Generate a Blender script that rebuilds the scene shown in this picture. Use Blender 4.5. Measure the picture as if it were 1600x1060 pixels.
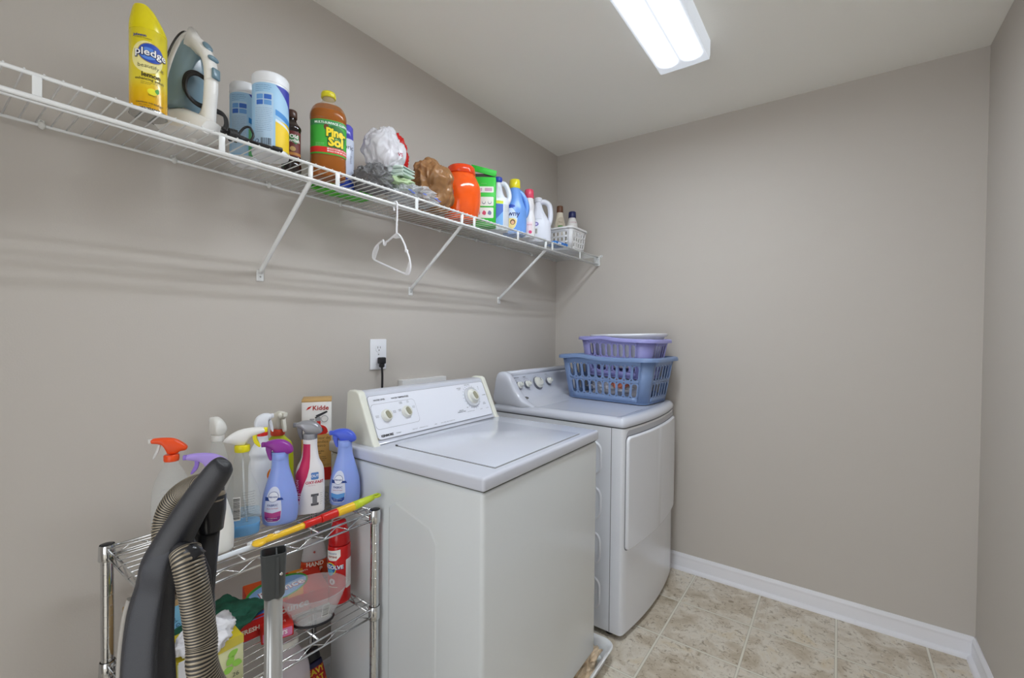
import bpy, bmesh, math, random
from math import sin, cos, pi, radians, hypot, atan2, sqrt
from mathutils import Vector, Matrix, noise

for _o in list(bpy.data.objects): bpy.data.objects.remove(_o)
SC = bpy.context.scene
COL = SC.collection
V = Vector

# ---------------------------------------------------------------- camera, world, exposure, light
CAM_P = V((1.4997, 0.0, 1.2907)); YAW, PIT, ROL, FPX = .6294, .0146, .0103, 701.457
_F = V((-sin(YAW)*cos(PIT), cos(YAW)*cos(PIT), -sin(PIT)))
_R = V((cos(YAW), sin(YAW), 0)); _U = _R.cross(_F)
_R2 = cos(ROL)*_R + sin(ROL)*_U; _U2 = -sin(ROL)*_R + cos(ROL)*_U
cd = bpy.data.cameras.new('camera'); cam = bpy.data.objects.new('camera', cd); COL.objects.link(cam)
cam.matrix_world = Matrix(((_R2.x, _U2.x, -_F.x, CAM_P.x), (_R2.y, _U2.y, -_F.y, CAM_P.y), (_R2.z, _U2.z, -_F.z, CAM_P.z), (0, 0, 0, 1)))
cd.sensor_fit = 'HORIZONTAL'; cd.sensor_width = 36; cd.lens = FPX/1600*36; cd.clip_start = .02
SC.camera = cam
SC.view_settings.view_transform = 'Standard'; SC.view_settings.look = 'None'
SC.view_settings.gamma = 1; SC.view_settings.use_curve_mapping = False
SC.view_settings.exposure = 1.24
wd = bpy.data.worlds.new('ambient_fill'); SC.world = wd; wd.use_nodes = True
bg = wd.node_tree.nodes['Background']; bg.inputs[0].default_value = (.96, .98, 1, 1); bg.inputs[1].default_value = .68  # even ambient fill, added to brighten the room through the doorway
FIX_W = 46.0         # strength of the fluorescent diffuser
FILL_W = 4.5        # power of the added fill lamp, out of view beyond the doorway
ld = bpy.data.lights.new('doorway_fill', 'AREA'); ld.shape = 'RECTANGLE'; ld.size = 1.3; ld.size_y = 1.9
ld.energy = FILL_W; ld.color = (.97, .985, 1)
lo = bpy.data.objects.new('doorway_fill', ld); COL.objects.link(lo)
lo.location = (1.1, -1.35, 1.25); lo.rotation_euler = (radians(90), 0, 0)

W, D, H = 1.9626, 2.5427, 2.44

# ---------------------------------------------------------------- materials
def lin(c):
    if isinstance(c, str):
        c = [int(c[i:i+2], 16)/255 for i in (0, 2, 4)]
    return tuple((x/12.92 if x <= .04045 else ((x+.055)/1.055)**2.4) for x in c)
_M = {}
def mat(name, col, rough=.5, metal=0., alpha=1., trans=0., ior=1.45, emit=0., bump=0., bscale=200., coat=0., var=0., vscale=8., spec=.5, sss=0.):
    if name in _M: return _M[name]
    m = bpy.data.materials.new(name); m.use_nodes = True; _M[name] = m
    nt = m.node_tree; b = nt.nodes['Principled BSDF']; c = lin(col)+(1,)
    b.inputs['Base Color'].default_value = c; b.inputs['Roughness'].default_value = rough
    b.inputs['Metallic'].default_value = metal; b.inputs['Alpha'].default_value = alpha
    b.inputs['Transmission Weight'].default_value = trans; b.inputs['IOR'].default_value = ior
    b.inputs['Coat Weight'].default_value = coat; b.inputs['Specular IOR Level'].default_value = spec
    if sss: b.inputs['Subsurface Weight'].default_value = sss; b.inputs['Subsurface Scale'].default_value = .01
    if emit: b.inputs['Emission Color'].default_value = c; b.inputs['Emission Strength'].default_value = emit
    if bump or var:
        tc = nt.nodes.new('ShaderNodeTexCoord')
    if bump:
        n = nt.nodes.new('ShaderNodeTexNoise'); n.inputs['Scale'].default_value = bscale; n.inputs['Detail'].default_value = 3
        bp = nt.nodes.new('ShaderNodeBump'); bp.inputs['Strength'].default_value = bump; bp.inputs['Distance'].default_value = .002
        nt.links.new(tc.outputs['Object'], n.inputs['Vector']); nt.links.new(n.outputs['Fac'], bp.inputs['Height']); nt.links.new(bp.outputs['Normal'], b.inputs['Normal'])
    if var:
        n = nt.nodes.new('ShaderNodeTexNoise'); n.inputs['Scale'].default_value = vscale; n.inputs['Detail'].default_value = 4
        r = nt.nodes.new('ShaderNodeValToRGB')
        r.color_ramp.elements[0].position = .3; r.color_ramp.elements[1].position = .7
        r.color_ramp.elements[0].color = tuple(x*(1-var) for x in c[:3])+(1,); r.color_ramp.elements[1].color = tuple(min(1, x*(1+var)) for x in c[:3])+(1,)
        nt.links.new(tc.outputs['Object'], n.inputs['Vector']); nt.links.new(n.outputs['Fac'], r.inputs['Fac']); nt.links.new(r.outputs['Color'], b.inputs['Base Color'])
    return m
def plastic(hexc, rough=.32, **k): return mat('plastic_'+hexc+('_%d' % (rough*100) if rough != .32 else ''), hexc, rough, **k)
def ink(hexc): return mat('ink_'+hexc, hexc, .5)
def film(name, hexc, alpha, rough=.12, **k): return mat(name, hexc, rough, alpha=alpha, **k)

# ---------------------------------------------------------------- 2D outlines
def rrect(w, h, r, n=5, cx=0, cy=0):
    r = min(r, w/2-1e-5, h/2-1e-5); o = []
    for (sx, sy, a0) in ((1, 1, 0), (-1, 1, 90), (-1, -1, 180), (1, -1, 270)):
        for i in range(n+1):
            a = radians(a0+90*i/n); o.append((cx+sx*(w/2-r)+r*cos(a), cy+sy*(h/2-r)+r*sin(a)))
    return o
def ell(rx, ry, n=32, cx=0, cy=0, rot=0):
    o = []
    for i in range(n):
        a = 2*pi*i/n; x, y = rx*cos(a), ry*sin(a); o.append((cx+x*cos(rot)-y*sin(rot), cy+x*sin(rot)+y*cos(rot)))
    return o
def smooth(pts, n=5, closed=True):
    o = []; N = len(pts); D2 = len(pts[0])
    rng = range(N) if closed else range(N-1)
    for i in rng:
        p = [pts[(i+k) % N] if closed else pts[min(max(i+k, 0), N-1)] for k in (-1, 0, 1, 2)]
        for j in range(n):
            t = j/n
            o.append(tuple(.5*((2*p[1][k])+(-p[0][k]+p[2][k])*t+(2*p[0][k]-5*p[1][k]+4*p[2][k]-p[3][k])*t*t+(-p[0][k]+3*p[1][k]-3*p[2][k]+p[3][k])*t**3) for k in range(D2)))
    if not closed: o.append(tuple(pts[-1]))
    return o
def inset(poly, d):
    N = len(poly); A = sum(poly[i][0]*poly[(i+1) % N][1]-poly[(i+1) % N][0]*poly[i][1] for i in range(N)); s = 1 if A > 0 else -1
    o = []
    for i in range(N):
        a, b, c = poly[i-1], poly[i], poly[(i+1) % N]
        e1 = V((b[0]-a[0], b[1]-a[1])); e2 = V((c[0]-b[0], c[1]-b[1]))
        if e1.length < 1e-9: e1 = e2
        if e2.length < 1e-9: e2 = e1
        e1.normalize(); e2.normalize()
        n = V((-e1.y-e2.y, e1.x+e2.x))
        if n.length < 1e-6: n = V((-e1.y, e1.x))
        n.normalize(); k = max(.45, n.dot(V((-e1.y, e1.x))))
        o.append((b[0]+s*n.x*d/k, b[1]+s*n.y*d/k))
    return o

_TX = {}
def text2d(s, size, bold=0., sx=1.):
    key = (s, round(size, 5), round(bold, 5), sx)
    if key in _TX: return _TX[key]
    cu = bpy.data.curves.new('t', 'FONT'); cu.body = s; cu.size = size; cu.align_x = 'CENTER'; cu.align_y = 'CENTER'
    cu.resolution_u = 2; cu.offset = bold*size; cu.fill_mode = 'FRONT'
    o = bpy.data.objects.new('t', cu); COL.objects.link(o); bpy.context.view_layer.update()
    me = bpy.data.meshes.new_from_object(o.evaluated_get(bpy.context.evaluated_depsgraph_get()))
    vs = [(v.co.x*sx, v.co.y) for v in me.vertices]; fs = [tuple(p.vertices) for p in me.polygons]
    bpy.data.objects.remove(o); bpy.data.curves.remove(cu); bpy.data.meshes.remove(me)
    _TX[key] = (vs, fs); return vs, fs

# ---------------------------------------------------------------- mesh builder
class MB:
    def __init__(s, M=None):
        s.v = []; s.f = []; s.mi = []; s.sm = []; s.mats = []; s.cur = 0; s.M = M or Matrix(); s.flat = False
    def use(s, m):
        if m not in s.mats: s.mats.append(m)
        s.cur = s.mats.index(m); return s
    def at(s, M): s.M = M; return s
    def add(s, vs, fs, sm=True):
        b = len(s.v); s.v += [tuple(s.M @ V(p)) for p in vs]
        for f in fs: s.f.append(tuple(b+i for i in f)); s.mi.append(s.cur); s.sm.append(sm and not s.flat)
        return s
    def frombm(s, bm, sm=False):
        bm.verts.ensure_lookup_table(); bm.verts.index_update()
        s.add([v.co[:] for v in bm.verts], [tuple(v.index for v in f.verts) for f in bm.faces], sm); bm.free(); return s
    def box(s, c, size, r=0., seg=2, R=None, sm=None):
        bm = bmesh.new(); bmesh.ops.create_cube(bm, size=1)
        for v in bm.verts: v.co = V((v.co.x*size[0], v.co.y*size[1], v.co.z*size[2]))
        if r > 0: bmesh.ops.bevel(bm, geom=bm.edges[:], offset=min(r, min(size)*.49), segments=seg, affect='EDGES', profile=.5)
        T = Matrix.Translation(V(c)) @ (R.to_4x4() if R else Matrix())
        bmesh.ops.transform(bm, matrix=T, verts=bm.verts); return s.frombm(bm, r > 0 if sm is None else sm)
    def rings(s, rs, cap0=True, cap1=True, closed=False, sm=True, alt=None):
        """loft through rings of equal count"""
        n = len(rs[0]); vs = [p for r in rs for p in r]; K = len(rs)
        for k in range(K if closed else K-1):
            a = k*n; b = ((k+1) % K)*n
            if alt: s.use(alt[k % len(alt)])
            fs = [(a+i, a+(i+1) % n, b+(i+1) % n, b+i) for i in range(n)]
            if k == 0: base = len(s.v); s.add(vs, fs, sm)
            else:
                for f in fs: s.f.append(tuple(base+i for i in f)); s.mi.append(s.cur); s.sm.append(sm and not s.flat)
        if not closed:
            if cap0: s.f.append(tuple(base+i for i in range(n))[::-1]); s.mi.append(s.cur); s.sm.append(False)
            if cap1: s.f.append(tuple(base+(K-1)*n+i for i in range(n))); s.mi.append(s.cur); s.sm.append(False)
        return s
    def lathe(s, prof, seg=32, cx=0, cy=0, cap0=True, cap1=True):
        return s.rings([[(cx+r*cos(2*pi*i/seg), cy+r*sin(2*pi*i/seg), z) for i in range(seg)] for r, z in prof], cap0, cap1)
    def prism(s, out, t, r=0., seg=3, axis='y', sm=True):
        """outline (a,b) in XZ (axis y), YZ (axis x) or XY (axis z); thickness t centred"""
        def P(a, b, c): return {'y': (a, c, b), 'x': (c, a, b), 'z': (a, b, c)}[axis]
        rs = []
        if r > 0:
            for k in range(seg+1):
                a = pi/2*k/seg; o = inset(out, r*(1-sin(a))); c = -t/2+r*(1-cos(a)); rs.append([P(x, y, c) for x, y in o])
            for k in range(seg, -1, -1):
                a = pi/2*k/seg; o = inset(out, r*(1-sin(a))); c = t/2-r*(1-cos(a)); rs.append([P(x, y, c) for x, y in o])
        else:
            rs = [[P(x, y, -t/2) for x, y in out], [P(x, y, t/2) for x, y in out]]; sm = False
        return s.rings(rs, sm=sm)
    def tube(s, pts, r, seg=10, closed=False, caps=True, alt=None, flat=None):
        pts = [V(p) for p in pts]; N = len(pts); rs = []
        up = None
        for i, p in enumerate(pts):
            if closed: t = pts[(i+1) % N]-pts[i-1]
            else: t = pts[min(i+1, N-1)]-pts[max(i-1, 0)]
            t.normalize()
            if up is None:
                up = V((0, 0, 1)) if abs(t.z) < .9 else V((1, 0, 0))
            up = (up-t*up.dot(t))
            if up.length < 1e-4: up = t.orthogonal()
            up.normalize(); sd = t.cross(up)
            rr = r[i] if isinstance(r, (list, tuple)) else r
            k = flat if flat else 1
            rs.append([tuple(p+up*(rr*cos(2*pi*j/seg))+sd*(rr*k*sin(2*pi*j/seg))) for j in range(seg)])
        return s.rings(rs, caps, caps, closed, alt=alt)
    def ball(s, c, r, seg=12):
        bm = bmesh.new(); bmesh.ops.create_uvsphere(bm, u_segments=seg*2, v_segments=seg, radius=1)
        if not isinstance(r, (tuple, list)): r = (r, r, r)
        for v in bm.verts: v.co = V((c[0]+v.co.x*r[0], c[1]+v.co.y*r[1], c[2]+v.co.z*r[2]))
        return s.frombm(bm, True)
    def decal(s, fn, what, m, off=.0006, u=0., v=0., rot=0., du=.006, holes=None):
        """lay a 2D polygon or (verts, faces) text on the surface fn(u, v, off)"""
        s.use(m); bm = bmesh.new()
        if isinstance(what, tuple) and len(what) == 2 and isinstance(what[1], list): vs, fs = what
        else: vs = list(what); fs = [tuple(range(len(vs)))]
        c_, s_ = cos(rot), sin(rot)
        bv = [bm.verts.new((x*c_-y*s_+u, x*s_+y*c_+v, 0)) for x, y in vs]
        for f in fs:
            try: bm.faces.new([bv[i] for i in f])
            except ValueError: pass
        if not bm.faces: bm.free(); return s
        if len(fs) == 1 and len(vs) > 4: bmesh.ops.triangulate(bm, faces=bm.faces[:])
        if du:
            x0 = min(q.co.x for q in bm.verts); x1 = max(q.co.x for q in bm.verts); x = (math.floor(x0/du)+1)*du
            while x < x1:
                bmesh.ops.bisect_plane(bm, geom=bm.verts[:]+bm.edges[:]+bm.faces[:], plane_co=(x, 0, 0), plane_no=(1, 0, 0), dist=1e-6); x += du
            y0 = min(q.co.y for q in bm.verts); y1 = max(q.co.y for q in bm.verts); y = (math.floor(y0/.01)+1)*.01
            while y < y1:
                bmesh.ops.bisect_plane(bm, geom=bm.verts[:]+bm.edges[:]+bm.faces[:], plane_co=(0, y, 0), plane_no=(0, 1, 0), dist=1e-6); y += .01
        for q in bm.verts: q.co = fn(q.co.x, q.co.y, off)
        return s.frombm(bm, True)
    def text(s, fn, t, size, m, u=0., v=0., rot=0., bold=0., off=.0009, sx=1., du=.006):
        vs, fs = text2d(t, size, bold, sx); return s.decal(fn, (list(vs), list(fs)), m, off, u, v, rot, du)
    def lines(s, fn, x0, x1, v, m, n, pitch, h=.0007, off=.0008, seed=1, du=.008):
        rnd = random.Random(seed)
        for i in range(n):
            x = x0
            e = x1-(0 if i < n-1 else (x1-x0)*.4)-rnd.random()*(x1-x0)*.12
            while x < e-.001:
                w = min(.002+rnd.random()*.006, e-x); s.decal(fn, [(x, v-i*pitch-h/2), (x+w, v-i*pitch-h/2), (x+w, v-i*pitch+h/2), (x, v-i*pitch+h/2)], m, off, du=du); x += w+.001
        return s
    def barcode(s, fn, u, v, w, h, off=.0009, vert=False):
        s.decal(fn, rrect(w*1.15, h*1.15, .0005, 1), ink('f4f4f2'), off-.0002, u, v)
        rnd = random.Random(7); x = -w/2 if not vert else -h/2; e = -x
        while x < e:
            b = .0005+rnd.random()*.001
            q = [(x, -h/2), (x+b, -h/2), (x+b, h/2), (x, h/2)] if not vert else [(-w/2, x), (w/2, x), (w/2, x+b), (-w/2, x+b)]
            s.decal(fn, q, ink('202024'), off, u, v); x += b+.0006+rnd.random()*.0009
        return s
    def build(s, name, parent=None, loc=None, rz=None, label=None):
        me = bpy.data.meshes.new(name); me.from_pydata(s.v, [], s.f)
        for m in (s.mats or [plastic('cccccc')]): me.materials.append(m)
        me.polygons.foreach_set('material_index', s.mi); me.polygons.foreach_set('use_smooth', s.sm); me.update()
        if any(s.sm) and not all(s.sm): pass
        o = bpy.data.objects.new(name, me); COL.objects.link(o)
        if parent: o.parent = parent
        if loc is not None: o.location = loc
        if rz is not None: o.rotation_euler = (0, 0, rz)
        if label: o['label'] = label
        return o
def sharp(o, deg=35):
    """auto-smooth: mark hard edges so bevelled and flat faces shade properly"""
    me = o.data; bm = bmesh.new(); bm.from_mesh(me)
    bmesh.ops.remove_doubles(bm, verts=bm.verts, dist=1e-6)
    bmesh.ops.recalc_face_normals(bm, faces=bm.faces[:])
    for e in bm.edges: e.smooth = not (len(e.link_faces) == 2 and e.calc_face_angle(0) > radians(deg))
    bm.to_mesh(me); bm.free(); return o
def tag(o, label, cat, group=None, kind=None):
    o['label'] = label; o['category'] = cat
    if group: o['group'] = group
    if kind: o['kind'] = kind
    return o
def thing(name, label, cat, loc=(0, 0, 0), rz=0., group=None, rot=None):
    o = bpy.data.objects.new(name, None); o.empty_display_size = .05; COL.objects.link(o)
    o.location = loc; o.rotation_euler = rot if rot else (0, 0, rz); return tag(o, label, cat, group)
def struct(name, mb):
    o = mb.build(name); o['kind'] = 'structure'; return o
def copy_tree(o, loc=None, rz=None, label=None, parent=None):
    kids = list(o.children); c = o.copy(); COL.objects.link(c)
    if parent: c.parent = parent
    if loc is not None: c.location = loc
    if rz is not None: c.rotation_euler = (0, 0, rz)
    if label: c['label'] = label
    for k in kids: copy_tree(k, parent=c)
    return c
def plane_fn(o, ux, vx):
    o, ux, vx = V(o), V(ux).normalized(), V(vx).normalized(); n = ux.cross(vx)
    return lambda u, v, off: o+ux*u+vx*v+n*off

def slab(mb, out, th, n=26, e=2.3, seg=20, wf=None):
    """rounded solid from a side outline (h, z): elliptical sections across h"""
    h0 = min(p[0] for p in out); h1 = max(p[0] for p in out); rs = []
    hs = [h0+(h1-h0)*(.5-.5*cos(pi*i/n)) for i in range(n+1)]; hs[0] += 2e-5; hs[-1] -= 2e-5
    for h in hs:
        zs = []
        for i in range(len(out)):
            a, b = out[i], out[(i+1) % len(out)]
            if (a[0]-h)*(b[0]-h) <= 0 and abs(a[0]-b[0]) > 1e-9: t = (h-a[0])/(b[0]-a[0]); zs.append(a[1]+(b[1]-a[1])*t)
        z0, z1 = min(zs), max(zs); zc, hz = (z0+z1)/2, max((z1-z0)/2, 1e-4); w = th/2*min(1., (hz/(th*.42))**.5)*(wf(h) if wf else 1)
        rs.append([(h, w*math.copysign(abs(cos(a))**(2/e), cos(a)), zc+hz*math.copysign(abs(sin(a))**(2/e), sin(a))) for a in [2*pi*k/seg for k in range(seg)]])
    return mb.rings(rs)

class Shape:
    """bottle body: keyed sections (z, rx, ry[, cx[, n]]) smoothed; front is +X"""
    def __init__(s, keys, sub=5, N=40, sm=True):
        keys = [tuple(k)+(0,)*(1) if len(k) == 3 else tuple(k) for k in keys]
        keys = [k if len(k) == 5 else k[:4]+(2.,) for k in keys]
        s.k = smooth(keys, sub, False) if sm else keys; s.N = N
        for i in range(1, len(s.k)):
            if s.k[i][0] < s.k[i-1][0]: s.k[i] = (s.k[i-1][0],)+tuple(s.k[i][1:])
    def ring(s, k):
        z, rx, ry, cx, n = k; o = []
        for i in range(s.N):
            a = 2*pi*i/s.N; c, q = cos(a), sin(a); e = 2/max(n, 1)
            o.append((cx+max(rx, 1e-4)*math.copysign(abs(c)**e, c), max(ry, 1e-4)*math.copysign(abs(q)**e, q), z))
        return o
    def sec(s, z):
        K = s.k
        for i in range(len(K)-1):
            if K[i][0] <= z <= K[i+1][0] and K[i+1][0] > K[i][0]:
                t = (z-K[i][0])/(K[i+1][0]-K[i][0]); return tuple(K[i][j]*(1-t)+K[i+1][j]*t for j in range(5))
        return K[0] if z < K[0][0] else K[-1]
    def fill(s, mb, z0=None, z1=None, off=0., cap0=True, cap1=True):
        ks = [k for k in s.k if (z0 is None or k[0] > z0) and (z1 is None or k[0] < z1)]
        if z0 is not None: ks = [s.sec(z0)]+ks
        if z1 is not None: ks = ks+[s.sec(z1)]
        ks = [(k[0], k[1]+off, k[2]+off, k[3], k[4]) for k in ks]
        mb.rings([s.ring(k) for k in ks], cap0, cap1); return mb
    def fn(s, side=0.):
        """surface map: u = arc length from the facing angle `side`, v = height"""
        def arc(k):
            pts = []; t = 0; last = None
            for i in range(181):
                a = -pi+2*pi*i/180+side; c, q = cos(a), sin(a); e = 2/max(k[4], 1)
                p = (k[3]+k[1]*math.copysign(abs(c)**e, c), k[2]*math.copysign(abs(q)**e, q))
                if last: t += hypot(p[0]-last[0], p[1]-last[1])
                pts.append((t, p[0], p[1])); last = p
            m = pts[90][0]; return [(a-m, b, c) for a, b, c in pts]
        cache = {}
        def f(u, v, off):
            kz = round(v, 4)
            if kz not in cache: cache[kz] = arc(s.sec(v))
            A = cache[kz]
            i = 0; lo, hi = 0, 179
            while lo < hi:
                m = (lo+hi)//2
                if A[m+1][0] < u: lo = m+1
                else: hi = m
            a, b = A[lo], A[lo+1]; t = (u-a[0])/max(b[0]-a[0], 1e-9); t = min(max(t, -.2), 1.2)
            x, y = a[1]+(b[1]-a[1])*t, a[2]+(b[2]-a[2])*t
            n = V((b[2]-a[2], -(b[1]-a[1]), 0))
            if n.length > 1e-9: n.normalize()
            return V((x, y, v))+n*off
        return f
def cyl(r, h, rb=.003, N=40, cx=0.):
    return Shape([(0, r-rb, r-rb, cx), (rb*.3, r-rb*.3, r-rb*.3, cx), (rb, r, r, cx), (h-rb, r, r, cx), (h-rb*.3, r-rb*.3, r-rb*.3, cx), (h, r-rb, r-rb, cx)], 1, N)
# ================================================================ the room
wallm = mat('wall_paint', 'c5bfb8', .85, bump=.12, bscale=260, spec=.25)
ceilm = mat('ceiling_paint', 'f2f0e9', .9, bump=.15, bscale=180, spec=.2)
trimm = mat('trim_paint', 'e9e9ee', .35)
def floor_mat():
    m = bpy.data.materials.new('vinyl_tile'); m.use_nodes = True; nt = m.node_tree; L = nt.links.new
    b = nt.nodes['Principled BSDF']
    def N(t, **k):
        n = nt.nodes.new(t)
        for a, v in k.items(): setattr(n, a, v)
        return n
    def mth(op, a, b_=None, c=None):
        n = N('ShaderNodeMath', operation=op)
        for i, x in enumerate((a, b_, c)):
            if x is None: continue
            if isinstance(x, (int, float)): n.inputs[i].default_value = x
            else: L(x, n.inputs[i])
        return n.outputs[0]
    g = N('ShaderNodeNewGeometry'); sp = N('ShaderNodeSeparateXYZ'); L(g.outputs['Position'], sp.inputs[0])
    def edge(c, o, t):
        u = mth('DIVIDE', mth('SUBTRACT', c, o), t); fr = mth('FRACT', u); d = mth('MULTIPLY', mth('SUBTRACT', .5, mth('ABSOLUTE', mth('SUBTRACT', fr, .5))), t)
        return d, mth('FLOOR', u)
    dx, ix = edge(sp.outputs[0], .9005, .3055); dy, iy = edge(sp.outputs[1], 2.2222, .3012)
    d = mth('MINIMUM', dx, dy)
    grout = mth('LESS_THAN', d, .0046)
    line = mth('MULTIPLY', mth('GREATER_THAN', d, .0034), mth('LESS_THAN', d, .0056))
    cell = N('ShaderNodeTexWhiteNoise'); cb = N('ShaderNodeCombineXYZ'); L(ix, cb.inputs[0]); L(iy, cb.inputs[1]); L(cb.outputs[0], cell.inputs['Vector'])
    off = N('ShaderNodeVectorMath', operation='MULTIPLY_ADD'); L(cell.outputs['Color'], off.inputs[0]); off.inputs[1].default_value = (9, 9, 9); L(g.outputs['Position'], off.inputs[2])
    def noise_(scale, det=5, rough=.6, dist=0.):
        n = N('ShaderNodeTexNoise'); n.inputs['Scale'].default_value = scale; n.inputs['Detail'].default_value = det; n.inputs['Roughness'].default_value = rough; n.inputs['Distortion'].default_value = dist
        L(off.outputs[0], n.inputs['Vector']); return n.outputs['Fac']
    def ramp(f, stops):
        r = N('ShaderNodeValToRGB'); e = r.color_ramp.elements
        while len(e) < len(stops): e.new(.5)
        for q, (p, c) in zip(e, stops): q.position = p; q.color = lin(c)+(1,)
        L(f, r.inputs['Fac']); return r.outputs['Color']
    base = ramp(noise_(7, 6, .62, .4), [(.3, 'b0a28c'), (.44, 'c8bca9'), (.56, 'dcd5c8'), (.72, 'd3c3a6')])
    fleck = ramp(noise_(46, 5, .75, .9), [(.30, '6e6252'), (.39, 'aa9e8c'), (.45, 'ffffff'), (1, 'ffffff')])
    mx = N('ShaderNodeMix', data_type='RGBA', blend_type='MULTIPLY'); mx.inputs['Factor'].default_value = .62; L(base, mx.inputs['A']); L(fleck, mx.inputs['B'])
    m2 = N('ShaderNodeMix', data_type='RGBA'); L(grout, m2.inputs['Factor']); L(mx.outputs['Result'], m2.inputs['A']); m2.inputs['B'].default_value = lin('e0dccf')+(1,)
    m3 = N('ShaderNodeMix', data_type='RGBA'); L(mth('MULTIPLY', line, .45), m3.inputs['Factor']); L(m2.outputs['Result'], m3.inputs['A']); m3.inputs['B'].default_value = lin('8b8474')+(1,)
    L(m3.outputs['Result'], b.inputs['Base Color']); b.inputs['Roughness'].default_value = .42
    bp = N('ShaderNodeBump'); bp.inputs['Strength'].default_value = .25; bp.inputs['Distance'].default_value = .001; L(mth('SUBTRACT', 1, line), bp.inputs['Height']); L(bp.outputs[0], b.inputs['Normal'])
    return m
T_ = .1; YB = -.5
struct('floor', MB().use(floor_mat()).box((W/2, (D-1.6)/2+.0, -.05), (W+.2, D+1.6+.2, .1)))
struct('ceiling', MB().use(ceilm).box((W/2, (D+YB)/2, H+.05), (W+.2, D-YB+.2, .1)))
struct('wall_left', MB().use(wallm).box((-T_/2, (D+YB)/2, H/2), (T_, D-YB+.2, H)))
struct('wall_right', MB().use(wallm).box((W+T_/2, (D+YB)/2, H/2), (T_, D-YB+.2, H)))
struct('wall_far', MB().use(wallm).box((W/2, D+T_/2, H/2), (W, T_, H)))
mb = MB().use(wallm)     # unseen wall behind the camera, its doorway kept wide to let fill light in
mb.box((.28, YB-T_/2, H/2), (.56, T_, H)).box(((1.86+W)/2, YB-T_/2, H/2), (W-1.86, T_, H)).box(((.56+1.86)/2, YB-T_/2, (2.1+H)/2), (1.3, T_, H-2.1))
struct('wall_near', mb)
HB = .087
prof = [(0, 0), (.013, 0), (.013, .06), (.011, .066), (.0125, .070), (.0115, .076), (.007, .081), (.004, HB), (0, HB)]
shoe = [(0, 0), (.029, 0), (.0285, .006), (.026, .012), (.021, .016), (.013, .018), (0, .018)]
def skirting(name, a, b, n):
    """n = direction from the wall into the room"""
    mb = MB().use(trimm); a, b, n = V(a), V(b), V(n)
    for pr in (prof, shoe):
        mb.rings([[tuple(p+n*x+V((0, 0, z))) for x, z in pr] for p in (a, b)])
    o = struct(name, mb); return sharp(o, 40)
skirting('baseboard_far', (0, D, 0), (W, D, 0), (0, -1, 0))
skirting('baseboard_left', (0, YB, 0), (0, D, 0), (1, 0, 0))
skirting('baseboard_right', (W, D, 0), (W, YB, 0), (-1, 0, 0))

# ---------------------------------------------------------------- ceiling fixture: wrap-around fluorescent
fx = thing('ceiling_light', 'long white fluorescent wraparound light glowing on the ceiling', 'ceiling light', (.977, 1.27, H))
fm = mat('light_pan', 'e8e8ea', .4)
MB().use(fm).box((0, 0, -.012), (.17, 1.2, .024), .004).build('mounting_pan', fx)
dm = bpy.data.materials.new('lit_diffuser'); dm.use_nodes = True; nt = dm.node_tree; b_ = nt.nodes['Principled BSDF']
b_.inputs['Base Color'].default_value = lin('c2c6d2')+(1,); b_.inputs['Roughness'].default_value = .35
g_ = nt.nodes.new('ShaderNodeTexCoord'); s_ = nt.nodes.new('ShaderNodeSeparateXYZ'); nt.links.new(g_.outputs['Object'], s_.inputs[0])
def mth(op, a, b=None):
    n = nt.nodes.new('ShaderNodeMath'); n.operation = op
    for i, x in enumerate((a, b)):
        if x is None: continue
        if isinstance(x, (int, float)): n.inputs[i].default_value = x
        else: nt.links.new(x, n.inputs[i])
    return n.outputs[0]
# two tubes behind the lens: bright bands at x = +-.045 that stop short of the ends
ax = mth('ABSOLUTE', mth('SUBTRACT', mth('ABSOLUTE', s_.outputs[0]), .045)); ay = mth('SUBTRACT', mth('ABSOLUTE', s_.outputs[1]), .535)
dd = mth('SQRT', mth('ADD', mth('POWER', ax, 2), mth('POWER', mth('MAXIMUM', ay, 0), 2)))
fall = mth('SUBTRACT', 1, mth('MINIMUM', mth('MULTIPLY', dd, 18), 1))
st = mth('ADD', mth('MULTIPLY', mth('POWER', fall, 4), FIX_W), .20)
b_.inputs['Emission Color'].default_value = (.86, .93, 1, 1); nt.links.new(st, b_.inputs['Emission Strength'])
pr = smooth([(-.0975, 0), (-.097, -.055), (-.0945, -.068), (-.086, -.072), (0, -.0735), (.086, -.072), (.0945, -.068), (.097, -.055), (.0975, 0)], 3, False)
MB().use(dm).rings([[(x, y, z) for x, z in pr] for y in [-.61+1.22*i/40 for i in range(41)]]).build('diffuser', fx)
for o in fx.children:
    if o.name.startswith('diffuser'): sharp(o, 50)

# ---------------------------------------------------------------- wire shelf on the left wall
wm = mat('shelf_white', 'e6e8e8', .3, coat=.2)
ZS = 1.757; XF = .302; Y0 = -.42; Y1 = D-.012
sh = thing('wire_shelf', 'long white ventilated wire shelf fixed along the left wall above the washer', 'shelf', (0, (Y0+Y1)/2, ZS)); cy = (Y0+Y1)/2
mb = MB().use(wm); n_ = int((Y1-Y0)/.0254)
for i in range(n_+1):
    y = Y1-.004-i*.0254-cy
    mb.tube([(.010, y, 0), (XF-.003, y, .0), (XF+.002, y, .0015), (XF+.0045, y, -.001)], .0016, 6)
mb.build('deck_wires', sh)
def rail(x, z, r): return MB().use(wm).tube([(x, Y0-cy, z), (x, Y1-cy, z)], r, 10)
rail(.014, -.003, .0036).build('wall_rod', sh)
rail(XF, -.003, .0040).build('top_rail', sh)
mb = rail(XF+.002, -.046, .0048); mb.tube([(XF-.006, Y0-cy, -.051), (XF-.006, Y1-cy, -.051)], .0022, 8); mb.build('bottom_rail', sh)
rail(.155, -.0035, .0026).build('middle_rod', sh)
y = .155
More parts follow.
